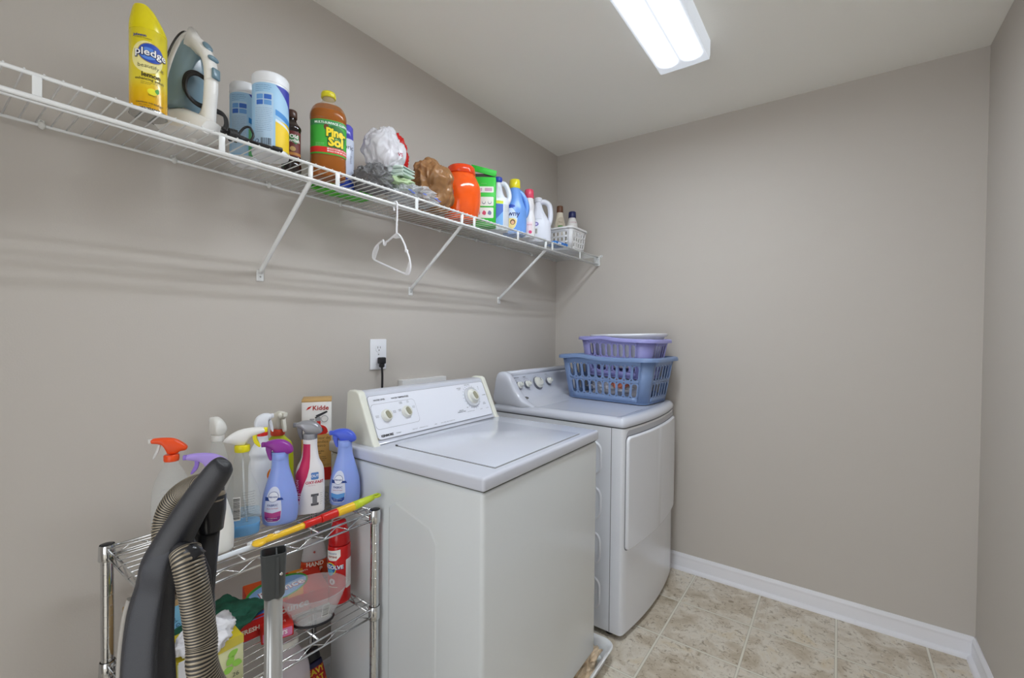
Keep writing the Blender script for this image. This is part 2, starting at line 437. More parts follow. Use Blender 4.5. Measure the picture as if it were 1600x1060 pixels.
while y < Y1: MB().use(wm).box((XF+.003, y-cy, -.024), (.004, .013, .036), .001).build('rail_spacer', sh); y += .3048
y = .2-.254*2; clipm = mat('clip_white', 'dcdcd8', .4); scm = mat('screw', 'b8b8b8', .3, 1.)
while y < Y1:
    c = MB().use(clipm).box((.004, y-cy, .004), (.008, .012, .016), .002).ball((.014, y-cy, -.003), (.0075, .007, .0085), 8).build('wall_clip', sh)
    MB().use(scm).ball((.0085, y-cy, .008), (.0015, .0025, .0025), 6).build('screw', c); y += .254
for y in (.064, .686, 1.309, 1.931):
    b = MB().use(wm).tube([(XF-.004, y-cy, -.004), (XF-.006, y-cy, -.05), (.016, y-cy, -.272), (.006, y-cy, -.285)], .0066, 12)
    b.box((.0025, y-cy, -.293), (.005, .022, .036), .002); b = b.build('brace', sh)
    MB().use(scm).ball((.0055, y-cy, -.297), (.0015, .003, .003), 6).build('screw', b)
eb = MB().use(wm).box((.291, D-.004-cy, -.021), (.062-.02, .008, .052), .003).box((.287, D-.012-cy, -.024), (.006, .016, .05), .002).box((.309, D-.012-cy, -.024), (.006, .016, .05), .002).box((.298, D-.012-cy, -.052), (.028, .016, .005), .002).box((.318, D-.003-cy, .004), (.018, .006, .014), .003)
eb = eb.build('end_bracket', sh); MB().use(mat('dark_hole', '4a4a48', .6)).ball((.321, D-.0062-cy, .005), (.002, .001, .002), 6).build('screw', eb)

# ---------------------------------------------------------------- outlet and plug
ot = thing('wall_outlet', 'white double socket outlet plate on the left wall above the washer', 'outlet', (0, 1.142, 1.197))
fp = plane_fn((.0062, 0, 0), (0, 1, 0), (0, 0, 1)); om = mat('outlet_white', 'eceef4', .3)
mb = MB().use(om).box((.003, 0, 0), (.006, .078, .122), .0025, 3); mb.build('cover_plate', ot)
for z in (.024, -.024):
    mb = MB().use(om).prism(rrect(.031, .028, .012, 6), .003, .0008, 2, 'x'); mb.v = [(x+.007, y, zz+z) for x, y, zz in mb.v]
    f2 = plane_fn((.0086, 0, z), (0, 1, 0), (0, 0, 1)); dk = ink('3a3a3a')
    for u in (-.006, .006): mb.decal(f2, rrect(.0022, .008, .0005, 2), dk, .0002, u, .004, du=0)
    mb.decal(f2, ell(.0025, .0025, 12), dk, .0002, 0, -.007, du=0); mb.build('socket', ot)
MB().use(scm).ball((.0065, 0, 0), (.001, .003, .003), 6).build('screw', ot)
bk = mat('black_rubber', '1c1c1f', .45)
pc = thing('power_cord', 'black washer power cord plugged into the lower socket', 'power cord', (.01, 1.144, 1.173))
MB().use(bk).box((.014, 0, .0), (.022, .028, .026), .004).box((.014, 0, -.018), (.018, .018, .02), .005).build('plug', pc)
MB().use(bk).tube(smooth([(.014, 0, -.024), (.015, .002, -.06), (.013, .003, -.12), (.012, .004, -.2), (.014, .006, -.4), (.02, .01, -.7)], 5, False), .0045, 10).build('cable', pc)

# ================================================================ washer
wh = mat('washer_enamel', 'dde2e5', .22, coat=.4); whb = mat('washer_top_enamel', 'd0d4e0', .2, coat=.4); cream = mat('washer_end_cap', 'e2e3d8', .35)
wa = thing('washing_machine', 'white top-loading washer with closed lid standing left of the dryer', 'washing machine', (.468, 1.186, 0), radians(1.4))
mb = MB().use(wh).box((0, 0, .4955), (.64, .682, .791), .012, 4)
fs = plane_fn((0, -.3431, 0), (1, 0, 0), (0, 0, 1))
body = sharp(mb.build('cabinet', wa))
# pressed stiffener panel on the side that faces the shelving
rib = mat('washer_crease', 'b9bbb6', .3)
mb = MB().use(wh)
o1 = smooth([(.02, .14), (.02, .78), (.05, .80), (.19, .76), (.215, .72), (.215, .14)], 1)
mb.rings([[(x-.05, -.3408, z) for x, z in o1], [(x-.05, -.3428, z) for x, z in inset(o1, .006)]], False, True, sm=False)
mb.build('side_panel', wa)
mb = MB().use(whb).box((0, 0, .9125), (.650, .692, .037), .009, 4); cap = sharp(mb.build('top_deck', wa), 50)
MB().use(mat('seam_dark', '55554f', .6)).box((0, 0, .8925), (.634, .671, .004)).build('deck_seam', wa)
ld_ = MB().use(mat('lid_gap', '7c7c78', .6)).box((.103, -.012, .9311), (.392, .506, .0008), .0003, 1).build('lid_gap', wa)
lid = sharp(MB().use(whb).box((.103, -.012, .9325), (.386, .50, .004), .0018, 2).build('lid', wa), 50)
MB().use(ink('3c3c3c')).box((-.088, -.262, .9335), (.01, .004, .004), .001).build('lid_hinge', wa)
# console, slanted face
for (x, y) in ((-.28, -.30), (-.28, .30), (.27, -.30), (.27, .30)): MB().use(bk).lathe([(.018, .007), (.018, .016), (.009, .018), (.009, .102)], 16, x, y).build('foot', wa)
cp = [(-.135, .932), (-.141, .938), (-.208, 1.080), (-.214, 1.090), (-.224, 1.094), (-.256, 1.094), (-.264, 1.088), (-.273, .932)]
def console(mb, y0, y1, grow=0.):
    o = inset(cp, -grow) if grow else cp
    mb.prism(o, y1-y0, .004, 3, 'y'); mb.v = [(x, y+(y0+y1)/2, z) for x, y, z in mb.v]; return mb
cn = sharp(console(MB().use(whb), -.292, .315, -.001).build('console', wa), 30)
for a, b in ((-.315, -.289), (.311, .337)):
    sharp(console(MB().use(cream), a, b, .004).build('console_end_cap', wa), 40)
vx = V((-.067, 0, .142)).normalized(); nrm = V((vx.z, 0, -vx.x))
fc = plane_fn(V((-.1408, 0, .9375))+nrm*.0012, (0, 1, 0), vx)
pm = mat('console_face', 'e9ecf6', .28); gk = ink('55565c'); lk = ink('9a9ca4')
mb = MB(); mb.decal(fc, rrect(.597, .148, .012, 4), lk, .0004, .010, .081, du=0); mb.decal(fc, rrect(.594, .145, .011, 4), pm, .0007, .010, .081, du=0)
mb.decal(fc, rrect(.19, .085, .014, 5), lk, .0010, -.19, .083, du=0); mb.decal(fc, rrect(.188, .083, .0135, 5), pm, .0013, -.19, .083, du=0)
mb.text(fc, 'WATER LEVEL', .0075, gk, -.243, .138, off=.0015, bold=.02, du=0); mb.text(fc, 'WATER TEMPERATURE', .0075, gk, -.155, .137, off=.0015, bold=.02, du=0)
for (u, v, t) in ((-.268, .083, 'EXTRA\nSMALL'), (-.196, .09, 'SUPER\nLARGE'), (-.172, .092, 'WARM\nCOLD'), (-.160, .117, 'WARM\nWARM'), (-.128, .118, 'HOT\nCOLD'), (-.108, .096, 'COLD\nCOLD')):
    mb.text(fc, t, .0045, gk, u, v, off=.0016, du=0)
mb.text(fc, 'KENMORE', .0105, ink('26262a'), -.250, .018, bold=.05, off=.0015, du=0); mb.text(fc, '70 SERIES', .005, gk, -.203, .018, off=.0015, du=0)
for (u, t, s_) in ((-.13, 'HEAVY DUTY', .004), (-.09, 'SUPER CAPACITY PLUS', .004), (-.03, '3 SPEED', .004), (.035, 'SPECIAL FABRIC CARE CYCLE SELECTIONS', .004), (.18, 'SELF-CLEANING FILTER', .004), (.245, 'BLEACH', .004), (.285, 'NORMAL', .004)):
    mb.text(fc, t, s_, gk, u, .018+.02*(u > .1), off=.0016, du=0)
for (u, v, t) in ((.150, .135, 'PREWASH\nSOAK'), (.205, .148, 'HEAVY DUTY'), (.268, .128, '14\n10\n6'), (.29, .095, 'NORMAL'), (.275, .06, 'KNIT\nGENTLE'), (.165, .055, 'OFF'), (.125, .045, 'DELICATE\nPERMANENT PRESS')):
    mb.text(fc, t, .0055, gk, u, v, off=.0016, bold=.01, du=0)
for k in range(22):
    a = 2*pi*k/22; mb.decal(fc, rrect(.0012, .005, .0003, 1), gk, .0016, .210+.048*cos(a), .095+.048*sin(a), a+pi/2, du=0)
mb.use(ink('8a7a52')); mb.decal(fc, smooth([(0, 0), (.006, -.003), (.012, -.002), (.016, -.006), (.009, -.006), (.002, -.004)], 3), ink('a79a78'), .0015, -.30, .017, du=0)
mb.build('control_panel', wa)
kM = Matrix(((0, vx.x, nrm.x, 0), (1, 0, 0, 0), (0, vx.z, nrm.z, 0), (0, 0, 0, 1)))
def knobM(u, v): p = fc(u, v, .0012); M = kM.copy(); M.translation = p; return M
inset_m = mat('knob_insert', '9c9a84', .4); kw = mat('knob_white', 'e2e3dc', .25)
for i, (u, v, big) in enumerate(((-.232, .082, 0), (-.145, .083, 0), (.210, .095, 1))):
    mb = MB(knobM(u, v))
    if big:
        mb.use(mat('dial_clear', 'cdd0d6', .15, coat=.5)).lathe([(.042, 0), (.042, .006), (.039, .009), (.034, .008)], 40)
        mb.use(kw).lathe([(.031, .007), (.030, .010), (.023, .012), (.022, .021), (.020, .024)], 36)
        z = .024; r = .015
    else:
        mb.use(kw).lathe([(.021, 0), (.021, .004), (.0195, .005), (.0185, .010), (.0165, .0125)], 32); z = .0125; r = .0125
    k = sharp(mb.build('timer_knob' if big else 'knob', wa), 40)
    g = MB().use(inset_m); T = knobM(u, v) @ Matrix.Translation((0, 0, z)) @ Matrix.Rotation(.35, 4, 'Z')
    g.at(T).prism(smooth([(-r*.45, -r), (r*.45, -r), (r*.7, 0), (r*.45, r), (-r*.45, r), (-r*.7, 0)], 4), .004, .001, 2, 'z'); g.build('grip_insert', k)
# folded metal bracket showing behind the console
tag(sharp(MB().use(mat('hose_box', 'dcdcdc', .4)).box((0, 0, 0), (.03, .26, .16), .003).build('supply_box', None, (.016, 1.374, 1.006))), 'flat white washer supply box lid on the wall behind the control console', 'supply box')

# drain pan under the washer, with an old cloth in it
pan = thing('drain_pan', 'white plastic drain pan under the washer', 'drain pan', (.425, 1.300, 0), radians(1.4))
panm = mat('pan_white', 'eceef0', .35)
mb = MB().use(panm); w_, l_ = .755, .905
def rr(w, l, r, z): return [(x, y, z) for x, y in rrect(w, l, r, 6)]
mb.rings([rr(a+.78, b+.74, r, z) for a, b, r, z in ((-.06, -.06, .03, .003), (-.05, -.05, .035, .003), (-.02, -.02, .045, .052), (0, 0, .05, .058), (.002, .002, .05, .063), (-.007, -.007, .047, .066), (-.02, -.02, .043, .062), (-.03, -.03, .04, .055), (-.065, -.065, .035, .008), (-.15, -.15, .03, .006))])
sharp(mb.build('tray', pan), 50)

# ================================================================ dryer
dw = mat('dryer_enamel', 'e4e7ee', .2, coat=.4)
dr = thing('dryer', 'white front-loading dryer against the far wall with a sculpted control console', 'dryer', (0, 2.115, 0))
HWd = .343
def bowx(y): return .786+.03*(1-(y/HWd)**2)
foot = [(.10, -HWd), (.70, -HWd)]
def footprint(z, g=0., back=.10, r=.014):
    o = [(back-g, -HWd-g), (.69, -HWd-g)]
    n = 24
    o += [(.786-r+g, -HWd-g)]
    o += [(.786-r+(r+g)*sin(a), -HWd+r-(r+g)*cos(a)) for a in (pi/8, pi/4, 3*pi/8)]
    for i in range(n+1):
        y = -(HWd-r)+2*(HWd-r)*i/n; o.append((bowx(y)+g-.004*0, y))
    o += [(.786-r+(r+g)*sin(a), HWd-r+(r+g)*cos(a)) for a in (3*pi/8, pi/4, pi/8)]
    o += [(.786-r+g, HWd+g), (.69, HWd+g), (back-g, HWd+g)]
    return [(x, y, z) for x, y in o]
sharp(MB().use(dw).rings([footprint(.022, -.004), footprint(.026), footprint(.893)]).build('cabinet', dr), 35)
MB().use(ink('6a6c72')).box((.733, -HWd-.0004, .46), (.0022, .001, .865)).build('side_seam', dr)
MB().use(ink('55565a')).rings([footprint(.893, -.003), footprint(.898, -.003)]).build('top_seam', dr)
for (x, y) in ((.15, -.3), (.15, .3), (.72, -.3), (.72, .3)): MB().use(bk).lathe([(.02, 0), (.02, .012), (.012, .013), (.012, .03)], 16, x, y).build('foot', dr)
tp = [footprint(.898, 0), footprint(.901, .003), footprint(.914, .003), footprint(.926, -.003), footprint(.934, -.014), footprint(.937, -.028), footprint(.936, -.038), footprint(.9335, -.046), footprint(.933, -.06)]
sharp(MB().use(whb).rings(tp).build('top_deck', dr), 60)
# embossed ovals pressed in the side
for z0, z1 in ((.095, .245), (.29, .44), (.485, .635), (.68, .83)):
    mb = MB().use(dw); o = rrect(.16, z1-z0, .045, 6, .612, (z0+z1)/2)
    rs = []
    for d_, h_ in ((0, 0), (.004, .0045), (.009, .0045), (.014, 0.0005)):
        rs.append([(x, -HWd-h_, z) for x, z in inset(o, d_)])
    mb.rings(rs, False, True); sharp(mb.build('pressed_oval', dr), 50)
# bowed door with grip recess above
def dgrid(mb, y0, y1, z0, z1, off, r, n=20, rad=.03):
    o = rrect(y1-y0, z1-z0, rad, 6, (y0+y1)/2, (z0+z1)/2)
    # insert points along the horizontals so the outline follows the bow
    def dens(o):
        q = []
        for i in range(len(o)):
            a, b = o[i], o[(i+1) % len(o)]; k = max(1, int(abs(b[0]-a[0])/.025))
            for j in range(k): q.append((a[0]+(b[0]-a[0])*j/k, a[1]+(b[1]-a[1])*j/k))
        return q
    rs = []
    for d_, h_ in ((0, -.004), (0, off-r), (r*.3, off-r*.3), (r, off)):
        rs.append([(bowx(y)+h_, y, z) for y, z in dens(inset(o, d_))])
    mb.rings(rs, False, False)
    # face filled by strips from bottom to top
    last = inset(o, r); ys = sorted(set(round(y0+r+(y1-y0-2*r)*i/n, 5) for i in range(n+1)))
    def vert(y):
        zs = []
        for i in range(len(last)):
            a, b = last[i], last[(i+1) % len(last)]
            if (a[0]-y)*(b[0]-y) <= 0 and abs(a[0]-b[0]) > 1e-7: t = (y-a[0])/(b[0]-a[0]); zs.append(a[1]+(b[1]-a[1])*t)
        return (min(zs), max(zs)) if zs else None
    ys = [y0+r+1e-4]+ys[1:-1]+[y1-r-1e-4]
    fine = []
    for i in range(6): fine += [y0+r+rad*(1-cos(pi/2*i/6))+1e-4, y1-r-rad*(1-cos(pi/2*i/6))-1e-4]
    ys = sorted(set(ys+fine)); vs = []
    for y in ys:
        q = vert(y) or ((z0+z1)/2, (z0+z1)/2); vs += [(bowx(y)+off, y, q[0]), (bowx(y)+off, y, q[1])]
    mb.add(vs, [(2*i, 2*i+2, 2*i+3, 2*i+1) for i in range(len(ys)-1)]); return mb
dgrid(MB().use(mat('recess_grey', 'b4b6bc', .4)), -.325, .325, .80, .884, .0008, .0005, rad=.03).build('grip_recess', dr)
dgrid(MB().use(ink('70727a')), -.3275, .3275, .377, .862, .0014, .0005, rad=.022).build('door_gap', dr)
sharp(dgrid(MB().use(dw), -.324, .324, .380, .858, .013, .006, rad=.022).build('door', dr), 50)
# console
dp_ = smooth([(.352, .925), (.318, .939), (.268, .965), (.226, 1.01), (.196, 1.058), (.170, 1.085), (.140, 1.094), (.112, 1.084), (.104, 1.04), (.10, .93), (.2, .92)], 4)
dpi = smooth([(.345, .930), (.29, .938), (.235, .952), (.193, .985), (.168, 1.03), (.155, 1.067), (.14, 1.078), (.118, 1.07), (.106, 1.03), (.102, .93), (.2, .92)], 4)
mb = MB().use(whb); mb.prism(dpi, .60, .004, 2, 'y'); sharp(mb.build('console', dr), 50)
for y in (-.313, .313):
    mb = MB().use(whb); slab(mb, dp_, .056, 44, 3.6, 28); mb.v = [(a, b+y, c) for a, b, c in mb.v]; sharp(mb.build('console_end', dr), 60)
mb = MB().use(whb); mb.tube([(.143, -.31, 1.078), (.143, .31, 1.078)], .0155, 16); mb.build('console_top_rim', dr)
fd = plane_fn((.1945, 0, .985), (0, 1, 0), (-.03, 0, .052))
kn = V((.866, 0, .5)); kv = V((-.5, 0, .866))
grey = ink('4a4c56')
for (y, r) in ((-.238, .021), (-.165, .021), (-.060, .036), (.05, .021)):
    z = 1.018; x = .176; o = V((x+.004, y, z))
    M = Matrix(((0, kv.x, kn.x, o.x), (1, 0, 0, o.y), (0, kv.z, kn.z, o.z), (0, 0, 0, 1)))
    mb = MB(M).use(mat('dial_ring', '6c707c', .3)).lathe([(r, 0), (r, .004), (r*.93, .006)], 32)
    mb.use(kw).lathe([(r*.90, .004), (r*.88, .010), (r*.62, .013), (r*.58, .024), (r*.5, .027)], 32)
    k = sharp(mb.build('knob', dr), 40)
    g = MB(M).use(grey); g.box((0, r*.3, .0275), (.0022, r*.5, .001)); g.build('pointer', k)
fk = plane_fn((.172, 0, 1.018), (0, 1, 0), kv)
for (y, r, t) in ((-.238, .021, 'TEMPERATURE'), (-.165, .021, 'SIGNAL'), (-.060, .036, 'START'), (.05, .021, 'CYCLE')):
    mb = MB()
    for k in range(14):
        a = -.5+4.1*k/13; mb.decal(fk, rrect(.006, .0012, .0003, 1), grey, .014, y+(r+.008)*cos(a), (r+.008)*sin(a), a, du=0)
    mb.text(fk, t, .007, grey, y, r+.018, off=.010, bold=.02, du=0); mb.build('dial_marks', dr)
mb = MB(); fb = plane_fn((.238, -.255, .962), (0, 1, 0), (-.04, 0, .028)); mb.use(mat('badge', '8d8f94', .25, .7)).decal(fb, ell(.018, .009, 24), mat('badge', '8d8f94', .25, .7), .002, du=0); mb.build('badge', dr)
# ================================================================ trigger sprayers
def trigger(parent, z, yaw, style, m, mt=None, neck=.016, col=None, scale=1., ribs=True):
    mt = mt or m; T = Matrix.Translation((0, 0, z)) @ Matrix.Rotation(radians(yaw), 4, 'Z') @ Matrix.Scale(scale, 4)
    cm = col or m; mb = MB(T).use(cm); n = 48; ps = []
    for zz, r in ((0, neck), (.003, neck+.001), (.017, neck+.001), (.019, neck-.001)):
        ps.append([((r+(.0007 if ribs and i % 2 else 0))*cos(2*pi*i/n), (r+(.0007 if ribs and i % 2 else 0))*sin(2*pi*i/n), zz) for i in range(n)])
    mb.rings(ps); c = sharp(mb.build('collar', parent), 60)
    lev = None
    if style == 'classic':
        o = smooth([(.046, .070), (.047, .057), (.040, .055), (.024, .050), (.014, .034), (.008, .020), (-.014, .020), (-.020, .026), (-.034, .028), (-.039, .036), (-.034, .046), (-.012, .064), (.01, .070)], 3); th = .026
        lev = [(.026, .050), (.032, .050), (.037, .034), (.044, .014), (.040, .012), (.030, .030)]
    elif style == 'long':
        o = smooth([(.056, .064), (.057, .052), (.046, .048), (.022, .040), (.012, .026), (.008, .018), (-.012, .018), (-.022, .022), (-.044, .030), (-.046, .034), (-.036, .046), (-.014, .060), (.01, .066), (.04, .067)], 3); th = .022
        lev = [(.026, .044), (.036, .046), (.037, .034), (.046, .012), (.041, .010), (.029, .024)]
    elif style == 'dome':
        o = smooth([(.040, .050), (.041, .040), (.033, .037), (.020, .030), (.014, .020), (.0, .014), (-.018, .014), (-.030, .018), (-.034, .024), (-.030, .038), (-.018, .051), (.0, .058), (.022, .057)], 4); th = .034
        lev = [(.022, .036), (.035, .040), (.036, .030), (.031, .012), (.026, .001), (.020, .002), (.022, .018)]
    elif style == 'tall':
        o = smooth([(.024, .070), (.028, .062), (.024, .052), (.014, .046), (.014, .016), (-.014, .016), (-.020, .024), (-.022, .044), (-.016, .062), (-.002, .072), (.012, .074)], 4); th = .034
        lev = [(.018, .048), (.026, .050), (.030, .034), (.032, .014), (.027, .014), (.021, .03)]
    mb = MB(T).use(m); slab(mb, o, th); hd = sharp(mb.build('spray_head', parent), 60)
    # nozzle
    nz = {'classic': (.048, .0635), 'long': (.058, .058), 'dome': (.041, .0455), 'tall': (.027, .064)}[style]
    R = Matrix.Translation((nz[0], 0, nz[1])) @ Matrix.Rotation(pi/2, 4, 'Y')
    MB(T @ R).use(mt).prism(rrect(.013, .015, .003, 3), .012, .0015, 2, 'z').build('nozzle', hd)
    MB(T).use(mt).prism(smooth(lev, 3), .012, .002, 2, 'y').build('trigger', parent)

def shell(parent, S, m, name='bottle', z0=None, z1=None, deg=50, cap0=True, cap1=True):
    return sharp(S.fill(MB().use(m), z0, z1, cap0=cap0, cap1=cap1).build(name, parent), deg)
clear = film('clear_plastic', 'dfe6e6', .17, .05); clear2 = film('frosted_plastic', 'eceeee', .62, .25)
TOPZ = .7725; MIDZ = .4895

# ================================================================ chrome wire rack
ch = mat('chrome', 'd4d6d8', .12, 1.); chd = mat('chrome_groove', '6c6e70', .3, 1.)
RX, RY, RA = .33, .524, radians(-.5)
rk = thing('shelving_rack', 'chrome three-tier wire shelving rack standing left of the washer', 'shelving rack', (.083, .297, 0), radians(-.0))
for (x, y) in ((0, 0), (0, RY), (RX, 0), (RX, RY)):
    prf = [(.0125, .02)]
    z = .04
    while z < .765:
        prf += [(.0125, z-.0020), (.0125, z-.0008), (.0119, z-.0003), (.0119, z+.0003), (.0125, z+.0008), (.0125, z+.0020)]; z += .0254
    prf += [(.0125, .768)]
    p = sharp(MB().use(ch).lathe(prf, 24, x, y).build('post', rk), 25)
    MB().use(mat('black_cap', '2a2a2c', .4)).lathe([(.0115, .766), (.0122, .769), (.011, .7715), (.004, .772)], 24, x, y).build('end_cap', p)
    MB().use(bk).lathe([(.016, 0), (.016, .008), (.010, .012), (.008, .022)], 20, x, y).build('foot', p)
def tier(zt):
    t = MB().use(ch)
    for (x, y) in ((0, 0), (0, RY), (RX, 0), (RX, RY)):
        t.lathe([(.0155, zt-.034), (.0168, zt-.032), (.0158, zt+.002), (.0145, zt+.004)], 24, x, y, False, False)
    for zz in (zt-.003, zt-.026):
        t.tube([(.012, 0, zz), (RX-.012, 0, zz)], .0028, 8); t.tube([(.012, RY, zz), (RX-.012, RY, zz)], .0028, 8)
        t.tube([(0, .012, zz), (0, RY-.012, zz)], .0028, 8); t.tube([(RX, .012, zz), (RX, RY-.012, zz)], .0028, 8)
    def zig(a, b, n):
        a, b = V(a), V(b); P = []
        for i in range(n+1):
            q = a+(b-a)*(i/n); P.append((q.x, q.y, zt-.005 if i % 2 else zt-.024))
        t.tube(P, .0017, 6)
    zig((RX, .02, 0), (RX, RY-.02, 0), 14); zig((0, .02, 0), (0, RY-.02, 0), 14); zig((.02, 0, 0), (RX-.02, 0, 0), 8); zig((.02, RY, 0), (RX-.02, RY, 0), 8)
    for i in range(1, 12):
        x = RX*i/12; t.tube([(x, -.002, zt), (x, RY+.002, zt)], .0015, 6)
    for y in (RY*.33, RY*.67): t.tube([(0, y, zt-.0035), (RX, y, zt-.0035)], .0025, 6)
    t.build('wire_deck', rk)
tier(.768-.002); tier(.485-.002); tier(.085)

# ================================================================ bottles on the rack top
def bottle(name, label, cat, S, m, loc, face, **k): 
    r = thing(name, label, cat, loc, radians(face)); shell(r, S, m, **k); return r
# orange trigger, clear bottle
S = Shape([(0, .026, .036), (.006, .030, .040), (.06, .031, .042), (.12, .029, .038), (.155, .022, .026), (.172, .0165, .0165), (.185, .0155, .0155)])
b = bottle('spray_bottle', 'empty clear spray bottle with an orange trigger, leftmost on the chrome rack', 'spray bottle', S, clear, (.134, .411, TOPZ), -17)
trigger(b, .183, -96, 'classic', plastic('f0521e'), clear2, .0175, scale=.86)
f = S.fn(); mb = MB(); mb.lines(f, -.02, .02, .12, ink('8a8f90'), 5, .012); mb.build('measure_marks', b)
# purple trigger on wide white bottle
S = Shape([(0, .024, .043, 0, 2.6), (.008, .028, .047, 0, 2.6), (.06, .028, .047, 0, 2.4), (.11, .026, .036, .0, 2.2), (.146, .018, .022), (.165, .0165, .0165), (.184, .0155, .0155)])
b = bottle('spray_bottle', 'white spray bottle with a lilac trigger behind the vacuum handle', 'spray bottle', S, mat('milky', 'e6e6e2', .3), (.325, .428, TOPZ), -20)
trigger(b, .180, -96, 'long', plastic('a58fd6'), plastic('8a6cc8'), .0175, scale=.80)
f = S.fn(); mb = MB(); mb.decal(f, rrect(.07, .07, .008, 4), ink('e9e4f2'), .0006, -.018, .085); mb.decal(f, rrect(.07, .012, .003, 3), ink('6d54b8'), .0009, -.018, .055); mb.decal(f, rrect(.04, .020, .008, 3), ink('7c62c4'), .0009, -.016, .095)
mb.build('label_sticker', b)
S2 = S
# clear bottle with white tall head behind
S = Shape([(0, .026, .034), (.006, .030, .038), (.10, .030, .038), (.15, .022, .026), (.19, .0155, .0155), (.205, .0150, .0150)])
b = bottle('spray_bottle', 'clear spray bottle with a tall pearly white head, behind the lilac-trigger bottle', 'spray bottle', S, clear, (.07, .540, TOPZ), -21)
trigger(b, .200, -150, 'tall', plastic('e4e4e0'), plastic('e4e4e0'), .0165, scale=.92)
# glass cleaner, blue liquid
S = Shape([(0, .026, .036, 0, 3), (.006, .029, .040, 0, 3), (.05, .030, .041, 0, 3), (.095, .029, .040, 0, 2.6), (.13, .023, .030), (.155, .0185, .021), (.19, .0165, .0185), (.200, .0150, .0150), (.215, .0150, .0150)])
b = bottle('spray_bottle', 'clear spray bottle half full of blue liquid with a white and yellow trigger', 'spray bottle', S, clear, (.284, .515, TOPZ), -23)
trigger(b, .210, 84, 'long', plastic('ececea'), plastic('e8dc1c'), .0180, col=plastic('e8dc1c'), scale=.88)
S.fill(MB().use(film('blue_liquid', '1e9be0', .80, .05)), .003, .030, -.0015).build('liquid', b)
S.fill(MB().use(film('blue_sheen', '5cbcea', .16, .05)), .0305, .060, -.0018).build('sheen_layer', b)  # tinted layer imitates the blue sheen above the liquid
f = S.fn(); mb = MB(); mb.barcode(f, -.012, .075, .014, .05, vert=True); mb.lines(f, 0, .03, .112, ink('6a7074'), 13, .006, seed=4); mb.build('back_label', b)
MB().use(clear2).tube([(0, 0, .21), (.0, .004, .1), (.0, .012, .01)], .0022, 8).build('dip_tube', b)
# white bottle, red collar, far back
S = Shape([(0, .026, .030), (.006, .030, .034), (.12, .030, .034), (.15, .026, .030), (.165, .029, .033), (.178, .025, .028), (.20, .0155, .0165), (.215, .0150, .0150)])
b = bottle('spray_bottle', 'white spray bottle with a red collar behind the blue-liquid bottle', 'spray bottle', S, plastic('e6eaf0'), (.165, .618, TOPZ), -24)
trigger(b, .212, 95, 'tall', plastic('e8ecf4'), plastic('e8ecf4'), .0150, col=plastic('e03028'), scale=.9)
f = S.fn(); mb = MB(); mb.decal(f, ell(.014, .018), ink('f07a1c'), .0006, .026, .105); mb.decal(f, ell(.010, .013), ink('f4c83c'), .0009, .026, .105); mb.build('label_sticker', b)
# lime bottle white head
S = Shape([(0, .026, .040, 0, 2.6), (.006, .030, .044, 0, 2.6), (.12, .030, .044, 0, 2.6), (.165, .028, .040, 0, 2.4), (.180, .022, .030), (.195, .0165, .0165), (.20, .0155, .0155)])
b = bottle('spray_bottle', 'lime green spray bottle with a cream white head, back row of the rack', 'spray bottle', S, plastic('b4bc1e'), (.110, .690, TOPZ), -26)
trigger(b, .196, 40, 'tall', plastic('e6e4d8'), plastic('e6e4d8'), .0185, col=plastic('d8482c'))
# two fabric sprays
def fabric_spray(label, loc, face, hm, swash, yaw, txt):
    S = Shape([(0, .027, .038, 0, 2.4), (.006, .031, .042, 0, 2.4), (.035, .033, .0445, 0, 2.3), (.075, .031, .041, 0, 2.2), (.115, .025, .031), (.145, .0195, .0225), (.165, .0185, .0205), (.190, .0185, .0205)])
    m = mat('sprayer_blue', '8fa6ec', .3, sss=.15)
    b = bottle('spray_bottle', label, 'spray bottle', S, m, loc, face)
    trigger(b, .168, yaw, 'dome', hm, hm, .0195, ribs=False, col=m, scale=.95)
    f = S.fn(radians(-22)); mb = MB(); dk = ink('1f3f8c')
    mb.decal(f, smooth([(-.020, .020), (-.021, .050), (-.013, .090), (0, .102), (.013, .090), (.021, .050), (.020, .020), (.012, .010), (-.012, .010)], 4), ink('d6dcf2'), .0006, 0, .002)
    mb.decal(f, [(-.0205, .038), (0, .034), (.0205, .038), (.0195, .020), (.012, .0115), (-.012, .0115), (-.0195, .020)], ink(swash), .0009, 0, .002)
    mb.decal(f, [(-.0195, .026), (.0, .020), (.0195, .026), (.0185, .0165), (.012, .0115), (-.012, .0115)], ink('2a4aa0' if swash != 'b8448c' else '8c2e86'), .0012, 0, .002)
    mb.decal(f, [(-.021, .078), (.021, .074), (.025, .068), (-.020, .068)], dk, .0009); mb.decal(f, ell(.0125, .0135), dk, .0011, 0, .078); mb.decal(f, ell(.0115, .0125), ink('e6e9f6'), .0014, 0, .078)
    mb.text(f, 'febreze', .0066, dk, 0, .078, off=.0018, bold=.02, du=.004); mb.text(f, 'FABRIC', .008, dk, 0, .056, off=.0010, bold=.02); mb.text(f, txt, .0048, ink('b03050'), 0, .048, off=.0010)
    mb.lines(f, -.012, .012, .022, ink('f2f2fa'), 2, .005, off=.0015); mb.build('label_sticker', b)
    return b
fabric_spray('pale blue fabric spray bottle with a purple trigger beside the blue-liquid bottle', (.283, .611, TOPZ), -26, plastic('93369c'), 'b8448c', -97, 'Extra Strength')
fabric_spray('pale blue fabric spray bottle with a royal blue trigger beside the fire extinguisher box', (.300, .797, TOPZ), -36, plastic('4a62d6'), '5c9ce0', -97, 'Extra Strength')
